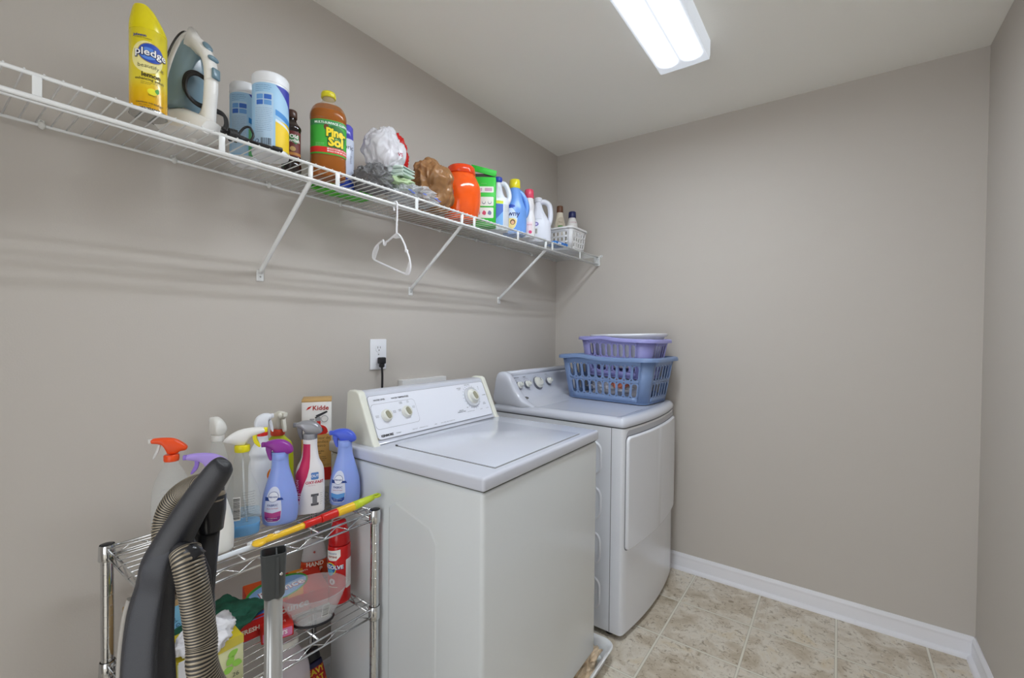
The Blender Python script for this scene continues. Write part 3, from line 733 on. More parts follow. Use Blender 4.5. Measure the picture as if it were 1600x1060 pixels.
# oxygen cleaner, white and magenta
S = Shape([(0, .026, .036, 0, 2.8), (.006, .030, .039, 0, 2.8), (.10, .029, .038, 0, 2.8), (.128, .027, .034, 0, 2.6), (.15, .022, .024, 0, 2.4), (.185, .0185, .019), (.205, .0185, .019), (.21, .017, .017)])
b = bottle('spray_bottle', 'white and magenta stain remover spray bottle with a grey trigger', 'spray bottle', S, plastic('e9e7ea'), (.276, .700, TOPZ), -29)
trigger(b, .205, -100, 'dome', plastic('9a9ca2', .25, metal=.3), plastic('6c6e76'), .0185, col=plastic('8e9096'), scale=.94)
f = S.fn(); mb = MB(); mg = ink('c41e58')
P = [(-.050, .03), (-.028, .03), (-.024, .06), (-.016, .085), (-.008, .105), (-.002, .13), (.0, .16), (.0, .195), (-.022, .195), (-.022, .16), (-.03, .13), (-.045, .11), (-.05, .08)]
mb.decal(f, P, mg, .0007); mb.text(f, 'OXY-FAST', .0105, ink('c02850'), .012, .088, bold=.03); mb.lines(f, -.006, .03, .080, ink('c05870'), 1, .004)
mb.decal(f, rrect(.020, .020, .003, 3), ink('5a88c8'), .0008, .012, .106); mb.text(f, 'OUT', .010, ink('eef2fa'), .012, .106, off=.0012, bold=.02)
mb.text(f, 'ACTION', .012, ink('f4c8d8'), -.034, .075, rot=pi/2, off=.0012, bold=.02); mb.text(f, 'HOST', .014, ink('f6e6ee'), -.029, .045, rot=pi/2, off=.0012, bold=.03)
mb.decal(f, rrect(.020, .007, .001, 2), ink('55565c'), .0008, .012, .052); mb.decal(f, rrect(.020, .007, .001, 2), ink('55565c'), .0008, .012, .026); mb.decal(f, rrect(.012, .024, .001, 2), ink('77787e'), .0008, .012, .039); mb.lines(f, .026, .034, .055, ink('77787e'), 6, .006, seed=3)
mb.build('label_sticker', b)

# fire extinguisher carton
bx = thing('carton', 'tall white and tan fire extinguisher carton standing at the right end of the rack', 'box', (.078, .838, TOPZ), radians(-33))
bw, bd, bh = .090, .082, .290
crd = ink('e8e6e4'); mb = MB().use(crd).box((0, 0, bh/2), (bd, bw, bh), .0012, 1); bxo = mb.build('carton_body', bx)
mb = MB().use(ink('caa56a')).box((0, 0, bh-.004), (bd+.0008, bw+.0008, .0085), .001, 1); mb.build('carton_lid', bx)
red = ink('cf2418'); tan_ = ink('d3a55c')
for (fo, ux, wd_, nm) in (((bd/2, 0, 0), (0, 1, 0), bw, 'front_print'), ((0, -bw/2, 0), (1, 0, 0), bd, 'side_print')):
    f = plane_fn(fo, ux, (0, 0, 1)); mb = MB()
    mb.decal(f, rrect(wd_, .115, .0005, 1), tan_, .0009, 0, .118, du=0)
    if nm == 'front_print':
        mb.decal(f, rrect(wd_, .042, .0005, 1), red, .0010, 0, .043, du=0)
        mb.decal(f, rrect(wd_*.42, .004, .0005, 1), ink('f0eeea'), .0012, -.02, .064, du=0)
        mb.text(f, 'Kidde', .021, ink('b02a22'), .012, .262, bold=.02, off=.0012, du=0); mb.decal(f, [(-.032, .256), (-.020, .262), (-.014, .270), (-.026, .266)], red, .0012, du=0)
        mb.decal(f, rrect(.012, .03, .002, 2), red, .0011, .006, .215, du=0); mb.decal(f, smooth([(-.018, .176), (.030, .176), (.030, .196), (.014, .206), (-.002, .206), (-.018, .196)], 3), red, .0012, du=0)
        mb.decal(f, rrect(.016, .014, .002, 2), ink('9ea0a4'), .0013, .004, .226, du=0); mb.decal(f, [(-.004, .238), (.030, .252), (.034, .248), (.004, .232)], ink('2c2c30'), .0013, du=0); mb.decal(f, [(-.006, .232), (.012, .244), (.012, .240), (-.002, .228)], ink('3c3c40'), .0014, du=0)
        mb.decal(f, ell(.011, .011), ink('8e9094'), .0012, .024, .226, du=0); mb.decal(f, ell(.0095, .0095), crd, .0013, .024, .226, du=0); mb.decal(f, rrect(.014, .006, .001, 2), ink('a8a8ac'), .0013, -.014, .225, du=0)
        mb.decal(f, rrect(.048, .011, .002, 2), ink('262628'), .0015, -.004, .190, du=0); mb.decal(f, ell(.009, .009), ink('a4c832'), .0017, -.020, .188, du=0); mb.text(f, 'BASIC', .006, ink('f0f0e8'), .006, .190, off=.0018, du=0)
        dkb = ink('5a4420'); mb.text(f, 'Extintor de\nincendios\nbásico', .0125, dkb, .012, .150, off=.0012, du=0); mb.decal(f, ell(.0065, .0065), ink('b02a4a'), .0012, -.020, .142, du=0); mb.text(f, 'M', .008, ink('f4e0e0'), -.020, .142, bold=.03, off=.0015, du=0)
        mb.text(f, 'Para uso en incendios\nque involucran:', .0062, ink('3a2c14'), -.004, .116, off=.0012, bold=.02, du=0); mb.text(f, '• Materiales sólidos\n• Líquidos inflamables\n• Equipo eléctrico', .0062, dkb, .004, .094, off=.0012, du=0)
        mb.lines(f, -.02, .045, .074, ink('4a3a1c'), 3, .0036, off=.0012, du=0); mb.barcode(f, .036, .046, .020, .018); mb.decal(f, ell(.008, .008), ink('f0eeea'), .0013, -.022, .052, du=0); mb.text(f, '?', .010, ink('2a50a8'), -.022, .052, off=.0016, du=0)
        mb.decal(f, ell(.008, .004), ink('2a62b8'), .0011, -.030, .016, du=0)
    else:
        mb.decal(f, rrect(wd_, .042, .0005, 1), red, .0010, 0, .043, du=0); mb.text(f, 'Kidde', .018, ink('b02a22'), -.01, .262, bold=.02, off=.0012, du=0)
        for k in range(5): mb.lines(f, -.03, .02, .24-k*.016, ink('4a4a50'), 2, .005, off=.0012, du=0, seed=k+2)
        mb.lines(f, -.03, .03, .15, ink('5a4420'), 8, .007, off=.0012, du=0, seed=5)
    mb.build(nm, bx)

# yellow telescoping duster pole lying along the front of the rack
dp = thing('duster_pole', 'yellow and red telescoping duster pole lying across the front edge of the rack', 'duster pole', (0, 0, 0))
A = V((.411, .494, .792)); B = V((.426, .830, .810)); dirv = (B-A).normalized(); Lp = .235
def seg(a, b, r0, r1, m, nm, **k):
    n = 8; return MB().use(m).tube([A+dirv*(Lp*(a+(b-a)*i/n)) for i in range(n+1)], [r0+(r1-r0)*i/n for i in range(n+1)], 20, **k).build(nm, dp)
yl = plastic('eec02c'); seg(.03, .50, .0070, .0080, yl, 'lower_tube'); seg(.47, .665, .0092, .0096, plastic('cf2018'), 'lock_sleeve'); seg(.665, .86, .0108, .0116, plastic('cf2018'), 'grip_sleeve')
seg(.85, 1.08, .0118, .0122, yl, 'upper_tube')
nrm_ = dirv.cross(V((0, 0, 1))).normalized()
lm = plastic('c4d636'); E_ = A+dirv*(Lp*1.06)
MB().use(lm).tube([E_, E_+dirv*.02+V((0, 0, .001)), E_+dirv*.050+V((0, 0, .003)), E_+dirv*.063+V((0, 0, .004))], [.0124, .0112, .0092, .0078], 18).tube([E_+dirv*(.074+.0105*cos(a))+V((0, 0, .005))+V((0, 0, 1)).cross(dirv)*.0090*sin(a) for a in [2*pi*i/20 for i in range(20)]], .0036, 8, closed=True).build('hanging_loop', dp)
hb = A+dirv*.004
mb = MB().use(yl).ball(hb, (.015, .015, .0075), 10).box(A+dirv*.03+V((0, 0, .006)), (.010, .014, .008), .003); mb.build('head_joint', dp)
MB().use(plastic('e8e8e8')).box(A+dirv*.045+V((0, 0, .009)), (.007, .012, .005), .002).build('release_button', dp)
MB().use(plastic('dfe6ee')).tube([hb+V((-.004, 0, -.006)), hb+V((-.020, -.05, -.012)), hb+V((-.022, -.12, -.014))], [.007, .006, .005], 12, flat=.5).build('duster_fork', dp)
rnd = random.Random(3)
fr = thing('duster_refill', 'thin pale yellow wand lying behind the telescoping pole on the rack top', 'wand', (0, 0, 0)); fr2 = None
MB().use(plastic('e6d46a')).tube([(.365, .50, TOPZ+.004), (.375, .77, TOPZ+.004)], .003, 10).build('rod', fr)
MB().use(plastic('e8e8e8')).tube([(.3648, .493, TOPZ+.004), (.365, .503, TOPZ+.004)], .0042, 10).build('tip', fr)

# ================================================================ middle tier
# stain remover can
S = Shape([(0, .031, .031, 0), (.004, .033, .033, 0), (.008, .031, .031, 0), (.012, .032, .032, 0), (.165, .032, .032, 0), (.170, .030, .030, 0), (.172, .031, .031, 0), (.19, .029, .029, 0), (.225, .021, .021, 0), (.236, .018, .018, 0), (.238, .012, .012, 0)], 1)
b = thing('aerosol_can', 'red carpet cleaner aerosol can on the middle tier beside the washer', 'aerosol can', (.305, .776, MIDZ), radians(-34))
rd = plastic('c81a1c', .25); shell(b, S, rd, 'can', z1=.168); shell(b, S, plastic('b81418', .25), 'can_cap', z0=.170); f = S.fn(radians(-36)); mb = MB()
mb.decal(f, smooth([(-.024, .155), (.024, .162), (.024, .142), (.012, .130), (-.012, .128), (-.024, .136)], 1), ink('eceae6'), .0006, du=.004); mb.text(f, 'FRESHENS', .0060, ink('2c4ea0'), 0, .150, off=.001); mb.text(f, 'SOFTENS', .0070, ink('a03c24'), 0, .140, bold=.03, off=.001)
mb.decal(f, ell(.018, .018), ink('e6e23c'), .0006, -.006, .105); mb.decal(f, ell(.0155, .0155), ink('2a66b4'), .0009, -.006, .105); mb.decal(f, ell(.010, .010), ink('5cb4dc'), .0011, -.006, .095); mb.text(f, 'RESOLVE', .0150, ink('1c3c8c'), .002, .109, bold=.09, off=.0012); mb.text(f, 'RESOLVE', .0150, ink('f2f4f8'), .002, .110, bold=.03, off=.0016)
mb.decal(f, ell(.009, .009), ink('e8d8dc'), .0006, 0, .068); mb.decal(f, rrect(.004, .008, .001, 2), ink('8c3438'), .0009, 0, .068); mb.decal(f, rrect(.028, .0018, .0005, 1), ink('e8dcc8'), .0006, .002, .052)
f2 = S.fn(radians(62)); mb.decal(f2, rrect(.03, .085, .003, 3), ink('e6e4e4'), .0006, 0, .085); mb.lines(f2, -.010, .010, .115, ink('8a8a90'), 10, .006, seed=2, off=.0009)
mb.build('label_sticker', b)
# hand soap refill pouch
b = thing('refill_pouch', 'clear and orange hand soap refill pouch leaning at the back of the middle tier', 'refill pouch', (.175, .772, MIDZ), radians(-28))
o = smooth([(-.042, 0), (-.044, .04), (-.036, .09), (-.030, .125), (-.024, .148), (.020, .152), (.026, .13), (.036, .09), (.044, .04), (.042, 0)], 4)
def pouch(mb, z0, z1, th):
    rs = []; n = 14
    for i in range(n+1):
        z = z0+(z1-z0)*i/n; w = .043-.018*max(0, (z-.03)/.12)**1.3; t = th*(1-(z/.155)**2)**.5 if z < .154 else .001
        rs.append([(max(t, .002)*math.copysign(abs(cos(a))**1, cos(a)), w*math.copysign(abs(sin(a))**.7, sin(a)), z) for a in [2*pi*k/32 for k in range(32)]])
    return mb.rings(rs)
pouch(MB().use(film('pouch_film', 'e8e8ea', .55, .15)), .082, .150, .022).build('pouch', b); pouch(MB().use(mat('soap_orange', 'd4481c', .2, alpha=.92)), .0, .0815, .023).build('soap_fill', b)
S = Shape([(0, .023, .043), (.07, .022, .040), (.15, .006, .027)], 3)
f = S.fn(); mb = MB(); mb.text(f, 'HAND\nSOAP', .017, ink('f2e4d4'), .002, .066, bold=.03, off=.002); mb.decal(f, smooth([(-.012, .022), (.0, .030), (.016, .024), (.03, .028), (.02, .012), (.0, .008)], 3), ink('8090c8'), .0016); mb.text(f, '+', .012, ink('b0402c'), 0, .110, bold=.06, off=.004); mb.build('pouch_print', b)
MB().use(plastic('9a9a98')).lathe([(.010, .150), (.010, .160), (.006, .162), (.006, .175)], 16).build('spout', b)

# tilted box helper: open-cornered printed carton
def printed_box(name, label, cat, loc, rz, size, m, rot=None, nm='box_body'):
    t = thing(name, label, cat, loc, rz, None, rot); MB().use(m).box((0, 0, size[2]/2), size, .0015, 1).build(nm, t); return t
def faces(size):
    x, y, z = size
    return dict(top=plane_fn((0, 0, z), (0, 1, 0), (-1, 0, 0)), front=plane_fn((x/2, 0, z/2), (0, 1, 0), (0, 0, 1)), left=plane_fn((0, -y/2, z/2), (1, 0, 0), (0, 0, 1)), right=plane_fn((0, y/2, z/2), (-1, 0, 0), (0, 0, 1)))
# dryer sheet box
sz = (.125, .20, .055)
b = printed_box('dryer_sheet_box', 'red and orange dryer sheet box with a green and blue oval on the middle tier', 'box', (.215, .662, MIDZ+.007), radians(-14), sz, ink('d8361c'), rot=(0, radians(6), radians(-14)))
F_ = faces(sz); f = F_['top']; mb = MB(); mb.decal(f, rrect(.198, .123, .001, 1), ink('e05a20'), .0006, 0, 0, du=0); mb.decal(f, rrect(.09, .123, .001, 1), ink('d4301a'), .0008, .054, 0, du=0); mb.decal(f, [(-.01, -.061), (.03, -.061), (.06, .061), (.02, .061)], ink('ec9a2c'), .0009, du=0)
mb.decal(f, ell(.085, .052, rot=.25), ink('3ea43c'), .0011, -.022, .0, du=0); mb.decal(f, ell(.080, .044, rot=.25), ink('8cb8ec'), .0013, -.022, -.003, du=0); mb.text(f, 'Bounce', .040, ink('b03c58'), -.012, -.008, bold=.05, rot=.12, off=.0016, du=0); mb.text(f, 'Bounce', .040, ink('f2f2f6'), -.012, -.007, bold=.01, rot=.12, off=.0020, du=0)
mb.decal(f, [(-.055, .012), (-.02, .034), (-.01, .022), (-.03, .01)], ink('e8f0fa'), .0016, du=0); mb.text(f, 'SHEETS', .010, ink('f6e8d8'), .055, .045, bold=.03, off=.0014, du=0)
f = F_['front']; mb.decal(f, rrect(.196, .052, .001, 1), ink('cf2a20'), .0006, du=0); mb.text(f, 'Bounce', .03, ink('f4e6e2'), 0, 0, bold=.03, off=.001, du=0); mb.build('box_print', b)
# small red snack-size cartons beneath it
b = printed_box('small_carton', 'small red carton at the front of the middle tier behind the grey pole', 'box', (.318, .585, MIDZ), radians(-20), (.05, .075, .030), ink('d42c22')); mb = MB(); f = faces((.05, .075, .030))['front']
mb.decal(f, rrect(.068, .022, .002, 2), ink('d67fae'), .0006, 0, 0, du=0); mb.text(f, 'SHEETS', .014, ink('f6eef2'), 0, 0, bold=.04, off=.001, du=0); f = faces((.05, .075, .030))['top']; mb.text(f, 'FRESH', .016, ink('f2b4b0'), 0, 0, bold=.02, off=.0006, du=0); mb.build('box_print', b)
# blue and red wrap box with green cloth
sz = (.115, .185, .050); LZ = MIDZ
b = printed_box('garbage_bag_box', 'blue and red printed box lying under the dark green cloth', 'box', (.222, .498, LZ), radians(-8), sz, ink('5c8ce4')); F_ = faces(sz); mb = MB(); f = F_['front']
mb.decal(f, rrect(.183, .048, .001, 1), ink('cc2420'), .0006, du=0); mb.decal(f, [(-.06, -.018), (-.045, -.018), (-.025, .016), (-.036, .018)], ink('e8e4ec'), .0009, du=0); mb.text(f, 'FRESH', .016, ink('f4ece0'), .045, 0, bold=.03, off=.001, du=0)
f = F_['left']; mb.decal(f, rrect(.113, .048, .001, 1), ink('a8281e'), .0006, du=0); mb.text(f, 'BAGS', .014, ink('f0d8d0'), 0, 0, bold=.02, off=.001, du=0)
f = F_['top']; mb.decal(f, ell(.016, .010), ink('d88a3c'), .0006, -.065, .025, du=0); mb.decal(f, rrect(.183, .010, .001, 1), ink('cc2420'), .0006, 0, -.052, du=0); mb.build('box_print', b)
def cloth(name, label, m, w, l, z, loc, rz, amp=.006, seed=0, n=34, th=.002, droop=0., cat='cloth', group=None, edge=.25):
    t = MB().use(m); vs = []
    for i in range(n+1):
        for j in range(n+1):
            a, b_ = i/n-.5, j/n-.5; ir = 1+.10*noise.noise(V((a*3+seed, b_*3, 5)))
            p = V((a*w*ir, b_*l*(1+.08*noise.noise(V((b_*4, a*3+seed, 1)))), 0))
            h = amp*(noise.noise(V((a*4+seed, b_*4, 0)))+.5*noise.noise(V((a*9+seed, b_*9, 2)))+.25*noise.noise(V((a*22, b_*22, seed)))+.9)
            p.z = z+h-droop*max(0, abs(b_)-edge)**1.5
            vs.append(tuple(p))
    fs = [(i*(n+1)+j, (i+1)*(n+1)+j, (i+1)*(n+1)+j+1, i*(n+1)+j+1) for i in range(n) for j in range(n)]
    t.add(vs, fs, True); o = t.build(name, None, loc, rz); md = o.modifiers.new('thickness', 'SOLIDIFY'); md.thickness = th; md.offset = 1
    return tag(o, label, cat, group)
green = mat('green_cloth', '1f5c48', .8, bump=.8, bscale=500, var=.35, vscale=30)
cloth('cleaning_cloth', 'dark green scrubbing cloth lying on the blue and red box', green, .150, .165, .052, (.236, .492, LZ+.001), radians(28), .009, 3, th=.004)
# tissue box and the white bag
sz = (.115, .125, .100)
b = printed_box('tissue_box', 'yellow and green tissue box marked 26 with a tissue pulled up', 'tissue box', (.345, .408, MIDZ), radians(-4), sz, ink('d2d4a6')); F_ = faces(sz); mb = MB(); f = F_['front']
mb.decal(f, rrect(.050, .110, .001, 1), ink('d8d8dc'), .0006, -.036, 0, du=0); mb.decal(f, [(.0625, .055), (.0625, .035), (-.01, .03), (-.01, .055)], ink('c8b848'), .0008, du=0)
for (u, v, r) in ((.04, .02, .5), (.048, -.005, -.4), (.035, .005, .9), (.030, -.014, .2)): mb.decal(f, smooth([(-.010, 0), (0, .008), (.012, 0), (0, -.008)], 3), ink('8cc24e'), .0010, u, v, r, du=0)
mb.text(f, '26', .014, ink('5c6250'), .046, -.030, off=.001, du=0); f = F_['top']; mb.decal(f, rrect(.124, .114, .001, 1), ink('dcc92a'), .0005, du=0); mb.decal(f, ell(.045, .022), ink('3c3a2c'), .0008, du=0)
f = F_['left']; mb.decal(f, rrect(.113, .110, .001, 1), ink('d8c834'), .0006, du=0); mb.build('box_print', b)
def crumple(name, m, c, r, seed=0, amp=.25, sub=5, freq=2.2, floor=None, ridge=1., cut=None):
    bm = bmesh.new(); bmesh.ops.create_icosphere(bm, subdivisions=sub, radius=1)
    for v in bm.verts:
        p = v.co.normalized(); q = p*freq+V((seed*3.1, seed*1.7, seed))
        q = q+V((noise.noise(q+V((9, 0, 0))), noise.noise(q+V((0, 9, 0))), noise.noise(q+V((0, 0, 9)))))*.7
        h = noise.noise(q)*.6; 
        for k, a in ((.8, .60), (1.7, .40), (3.6, .16)):
            h -= ridge*a*(abs(noise.noise(V((q.x*k, q.y*k, q.z*k*.7))))*2.2-.4)
        s = 1+amp*h; v.co = V((p.x*r[0]*s, p.y*r[1]*s, p.z*r[2]*s))+V(c)
        if floor is not None and v.co.z < floor: v.co.z = floor+(v.co.z-floor)*.04
    return MB().use(m).frombm(bm, True)
tis = mat('tissue_white', 'e9e9ee', .8, alpha=.96)
tt = thing('tissue', 'white tissue sticking up out of the yellow tissue box', 'tissue', (.372, .400, MIDZ+.096))
crumple('t', tis, (0, 0, .020), (.040, .052, .040), 4, .55, 5, 1.6).build('sheet', tt)
wb = mat('white_bag', 'e6e6ea', .35, alpha=.90)
b = thing('plastic_bag', 'crumpled white plastic bag behind the vacuum hose on the middle tier', 'plastic bag', (.335, .320, MIDZ)); crumple('b', wb, (0, 0, .080), (.045, .030, .085), 7, .45, 5, 1.8, floor=.001).build('bag', b)
b = printed_box('cardboard_box', 'cardboard box with a pale blue printed label at the back of the middle tier', 'box', (.135, .385, MIDZ), radians(-6), (.09, .13, .115), ink('b89a6c')); mb = MB(); f = faces((.09, .13, .115))['front']; mb.decal(f, rrect(.128, .07, .001, 1), ink('86c4e6'), .0006, 0, .022, du=0); mb.text(f, 'Hello and Go', .013, ink('2c4c78'), .02, .03, off=.001, rot=-1.2, du=0); mb.build('box_print', b)
# clear scoop hanging out over the front edge
sc = thing('plastic_scoop', 'translucent plastic scoop with a dark rubber lip resting on the middle tier front', 'scoop', (.345, .672, MIDZ+.003), radians(-30))
pm_ = film('scoop_film', 'e6e8ea', .20, .15)
def oval(cx, rx, ry, z, n=40, tilt=0.): return [(cx+rx*cos(a), ry*sin(a), z+tilt*cos(a)) for a in [2*pi*k/n for k in range(n)]]
rs = [oval(0, .030, .046, .002), oval(0, .034, .052, .012), oval(.002, .045, .070, .050, tilt=-.004), oval(.004, .056, .086, .092, tilt=-.010)]
mb = MB().use(pm_).rings(rs, True, False); mb.rings([oval(.004, .056, .086, .092, tilt=-.010), oval(.004, .058, .088, .093, tilt=-.010), oval(.004, .056, .086, .094, tilt=-.010)], False, False)
o = mb.build('bowl', sc); md = o.modifiers.new('thickness', 'SOLIDIFY'); md.thickness = .0012
MB().use(bk).tube([(.034*cos(a), .051*sin(a), .004) for a in [2*pi*k/40 for k in range(40)]], .0032, 8, closed=True).build('rubber_lip', sc)
S = Shape([(0, .030, .046), (.012, .034, .052), (.05, .045, .070), (.092, .056, .086)], 3); f = S.fn(radians(10)); mb = MB(); mb.barcode(f, .018, .045, .016, .032, vert=True, off=.0022); mb.build('price_sticker', sc); mb = MB(); mb.text(f, '+', .014, ink('703038'), -.022, .068, bold=.05, off=.003); mb.build('maker_mark', sc)

# ================================================================ bottom tier
S = Shape([(0, .052, .052, 0, 2.6), (.006, .056, .056, 0, 2.6), (.22, .056, .056, 0, 2.6), (.28, .050, .050), (.32, .026, .026), (.333, .022, .022)])
b = thing('jug', 'clear plastic jug with a round white lid low under the rack beside the grey pole', 'jug', (.275, .635, .090), 0); shell(b, S, film('pink_clear', 'd6cdd4', .55, .1)); MB().use(plastic('e4e4de')).lathe([(.026, .328), (.029, .330), (.029, .346), (.027, .349)], 28).build('lid', b)
b = thing('aerosol_can', 'dark aerosol can with a red and blue label leaning low behind the rack front', 'aerosol can', (.245, .770, .099), 0, None, (radians(14), radians(-22), radians(-30)))
S = cyl(.030, .165, .004); shell(b, S, ink('22234a'), 'can'); MB().use(plastic('202024')).lathe([(.027, .166), (.028, .170), (.027, .200), (.022, .204)], 24).build('can_cap', b)
f = S.fn(); mb = MB(); mb.decal(f, rrect(.085, .05, .001, 2), ink('b81c1c'), .0006, 0, .125); mb.text(f, 'HEAVY\nHEAT', .022, ink('ecc832'), 0, .128, bold=.04, off=.001); mb.decal(f, ell(.024, .012), ink('c8d8d0'), .0010, .0, .095); mb.decal(f, rrect(.085, .03, .001, 2), ink('2434a0'), .0006, 0, .075); mb.text(f, 'GUARD', .014, ink('e8e8f4'), 0, .075, bold=.04, off=.001); mb.decal(f, [(.01, .10), (.04, .11), (.04, .085), (.02, .085)], ink('e0882c'), .0009); mb.build('label_sticker', b)
brown = mat('rag_brown', 'a08468', .85, var=.45, vscale=18)
b = thing('rag_heap', 'brown mottled rag heaped on the bottom tier of the rack', 'rag', (.235, .48, .089)); crumple('r', brown, (0, 0, .05), (.11, .11, .055), 11, .5, 5, 2., floor=.002).build('rag', b)
b = thing('rag_heap', 'stained beige cloth stuffed in the drain pan under the washer corner', 'rag', (.742, 1.50, .009)); crumple('r', mat('rag_beige', 'dcc6aa', .85, var=.42, vscale=22), (-.0, 0, .030), (.040, .120, .044), 5, .5, 5, 2.2, floor=.001).build('rag', b)

# ================================================================ the vacuum cleaner (close to the camera)
vr = V((.809, .588, 0)); vf = V((-.588, .809, 0))
bkp = mat('vacuum_black', '26272c', .42, bump=.25, bscale=900); bks = mat('vacuum_gloss', '222327', .22); 
def vpt(u, v, d=.55):
    d3 = _F+_R2*((u-800)/FPX)-_U2*((v-530)/FPX); return CAM_P+d3*d
VO = V((.80, .19, 0))
vc = thing('vacuum_cleaner', 'black upright vacuum cleaner with a curved handle, nearest thing to the camera', 'vacuum cleaner', VO)
def vloft(secs, m, nm, n=24, e=2.4):
    """secs: centre, half width, half depth; the section lies across the path in the plane of the handle"""
    rs = []; P = [V(s_[0]) for s_ in secs]
    for i, (c, w, h) in enumerate(secs):
        t = (P[min(i+1, len(P)-1)]-P[max(i-1, 0)]).normalized(); sd = vf.cross(t).normalized(); up = t.cross(sd)
        rs.append([tuple(V(c)-VO+sd*(w*math.copysign(abs(cos(a))**(2/e), cos(a)))+up*(h*math.copysign(abs(sin(a))**(2/e), sin(a)))) for a in [2*pi*k/n for k in range(n)]])
    return MB().use(m).rings(rs).build(nm, vc)
# handle and column: world points of the centre line, half width, half depth
HP = [(.8985, .2443, 1.1277, .003, .003), (.8975, .2437, 1.1262, .009, .008), (.8945, .2412, 1.1218, .0130, .013), (.8870, .2350, 1.1088, .0150, .015), (.8745, .2255, 1.0880, .0160, .0165), (.8600, .2145, 1.0610, .0170, .018), (.8450, .2030, 1.0330, .0185, .020), (.8320, .1930, 1.0040, .0205, .024), (.8230, .1860, .9750, .0240, .028), (.8170, .1815, .9460, .0275, .032), (.8140, .1790, .9140, .0290, .036), (.8130, .1785, .8800, .0305, .040), (.8135, .1785, .8200, .0325, .044), (.8140, .1790, .7200, .036, .05), (.8145, .1790, .6000, .042, .06), (.8150, .1790, .55, .05, .065)]
HP = [(x+.809*sh, y+.588*sh, z, w*(1.04 if i < 8 else .88), h*(.95 if i < 8 else .57)) for i, ((x, y, z, w, h), sh) in enumerate(zip(HP, (-.009, -.009, -.009, -.008, -.007, -.006, -.003, 0, .002, .004, .005, .005, .005, .005, .005, .005)))]
HP = smooth(HP, 4, False)
o = vloft([((p[0], p[1], p[2]), p[3], p[4]) for p in HP], bkp, 'handle')
# raised inlay on the broad face turned to the room
vloft([((p[0]+vf.x*-(p[4]*.72)+vr.x*.004, p[1]+vf.y*-(p[4]*.72)+vr.y*.004, p[2]), p[3]*.70*min(1, (i+.05)/8), p[4]*.34*min(1, (i+.2)/8)) for i, p in enumerate(HP[20:])], mat('vacuum_face', '33353b', .55, bump=.3, bscale=900), 'handle_inlay', e=3.2)
def off_path(k, i0=14): return [V((p[0], p[1], p[2]))-VO-vr*(p[3]*k)-vf*(p[4]*.35) for p in HP[i0:]]
MB().use(mat('vacuum_trim', '8e8a84', .4)).tube(off_path(1.02, 34), .0042, 8).build('trim_strip', vc)
# lower body down to the floor head
MB().use(bks).rings([[(vr.x*a*w+vf.x*b_*h, vr.y*a*w+vf.y*b_*h, z) for a, b_ in ell(1, 1, 32)] for z, w, h in ((.14, .07, .06), (.18, .085, .075), (.34, .09, .085), (.50, .08, .08), (.57, .062, .07), (.60, .046, .062))]).build('motor_housing', vc)
MB(Matrix.Rotation(radians(36), 4, 'Z')).use(bkp).box((0, -.10, .055), (.30, .24, .09), .03, 4).build('floor_head', vc)
for sgn in (-1, 1): MB(Matrix.Rotation(radians(36), 4, 'Z') @ Matrix.Translation((sgn*.10, .08, .045)) @ Matrix.Rotation(pi/2, 4, 'Y')).use(bk).lathe([(.02, -.012), (.045, -.01), (.045, .01), (.02, .012)], 24).build('wheel', vc)
# hose holder lug and its swivel
hc = [vpt(u, v, d)-VO for u, v, d in ((272, 862, .545), (286, 858, .53), (296, 862, .525), (304, 874, .525))]
MB().use(bks).tube(hc, [.007, .0085, .010, .0125], 16).build('hose_socket', vc)
gs = [vpt(u, v, .57)-VO for u, v in ((272, 815), (290, 840), (306, 866), (318, 895), (325, 930))]
MB().use(bkp).tube(gs, [.006, .008, .009, .009, .006], 14, flat=.6).build('wand_bracket', vc)
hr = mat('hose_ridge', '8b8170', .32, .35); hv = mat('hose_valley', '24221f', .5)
def hose(pts, r, pitch, nm):
    P = smooth([tuple(p) for p in pts], 40, False); acc = [0]
    for i in range(1, len(P)): acc.append(acc[-1]+(V(P[i])-V(P[i-1])).length)
    n = int(acc[-1]/pitch)*4; out = []; rad = []; j = 0
    for i in range(n+1):
        s_ = acc[-1]*i/n
        while j < len(P)-2 and acc[j+1] < s_: j += 1
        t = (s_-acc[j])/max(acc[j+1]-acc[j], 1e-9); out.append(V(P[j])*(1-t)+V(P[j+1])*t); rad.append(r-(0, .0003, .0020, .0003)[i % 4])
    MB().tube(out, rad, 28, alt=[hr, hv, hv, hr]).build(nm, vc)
h2 = [vpt(u, v, d)-VO for u, v, d in ((290, 862, .53), (294, 880, .523), (301, 912, .52), (307, 945, .52), (315, 1000, .52), (323, 1062, .52))]
h2 += [V((.895, .265, .74))-VO, V((.90, .275, .55))-VO, V((.88, .27, .35))-VO, V((.84, .235, .22))-VO]
hose(h2, .0160, .0034, 'lower_hose')
h1 = [vpt(u, v, d)-VO for u, v, d in ((328, 792, .60), (329, 772, .60), (318, 760, .61), (298, 765, .63), (279, 779, .635), (266, 800, .635), (260, 826, .63), (264, 856, .62), (274, 888, .61), (290, 925, .60))]
hose(h1, .0172, .0038, 'upper_hose')
wc = [vpt(328, v, .60)-VO for v in (776, 800, 818, 828)]
mb = MB().use(bks).rings([[tuple(c+V((r*cos(a), r*sin(a), 0))) for a in [2*pi*k/28 for k in range(28)]] for c, r in ((wc[3], .0155), (wc[2], .0165), (wc[1], .0185), (wc[0], .0190), (wc[0]+V((0, 0, .002)), .0175))])
sharp(mb.build('wand_cuff', vc), 50)
MB().use(bks).tube([vpt(324, 826, .60)-VO, vpt(315, 930, .60)-VO, V((.792, .258, .62))-VO, V((.785, .25, .45))-VO], .0148, 20).build('wand', vc)

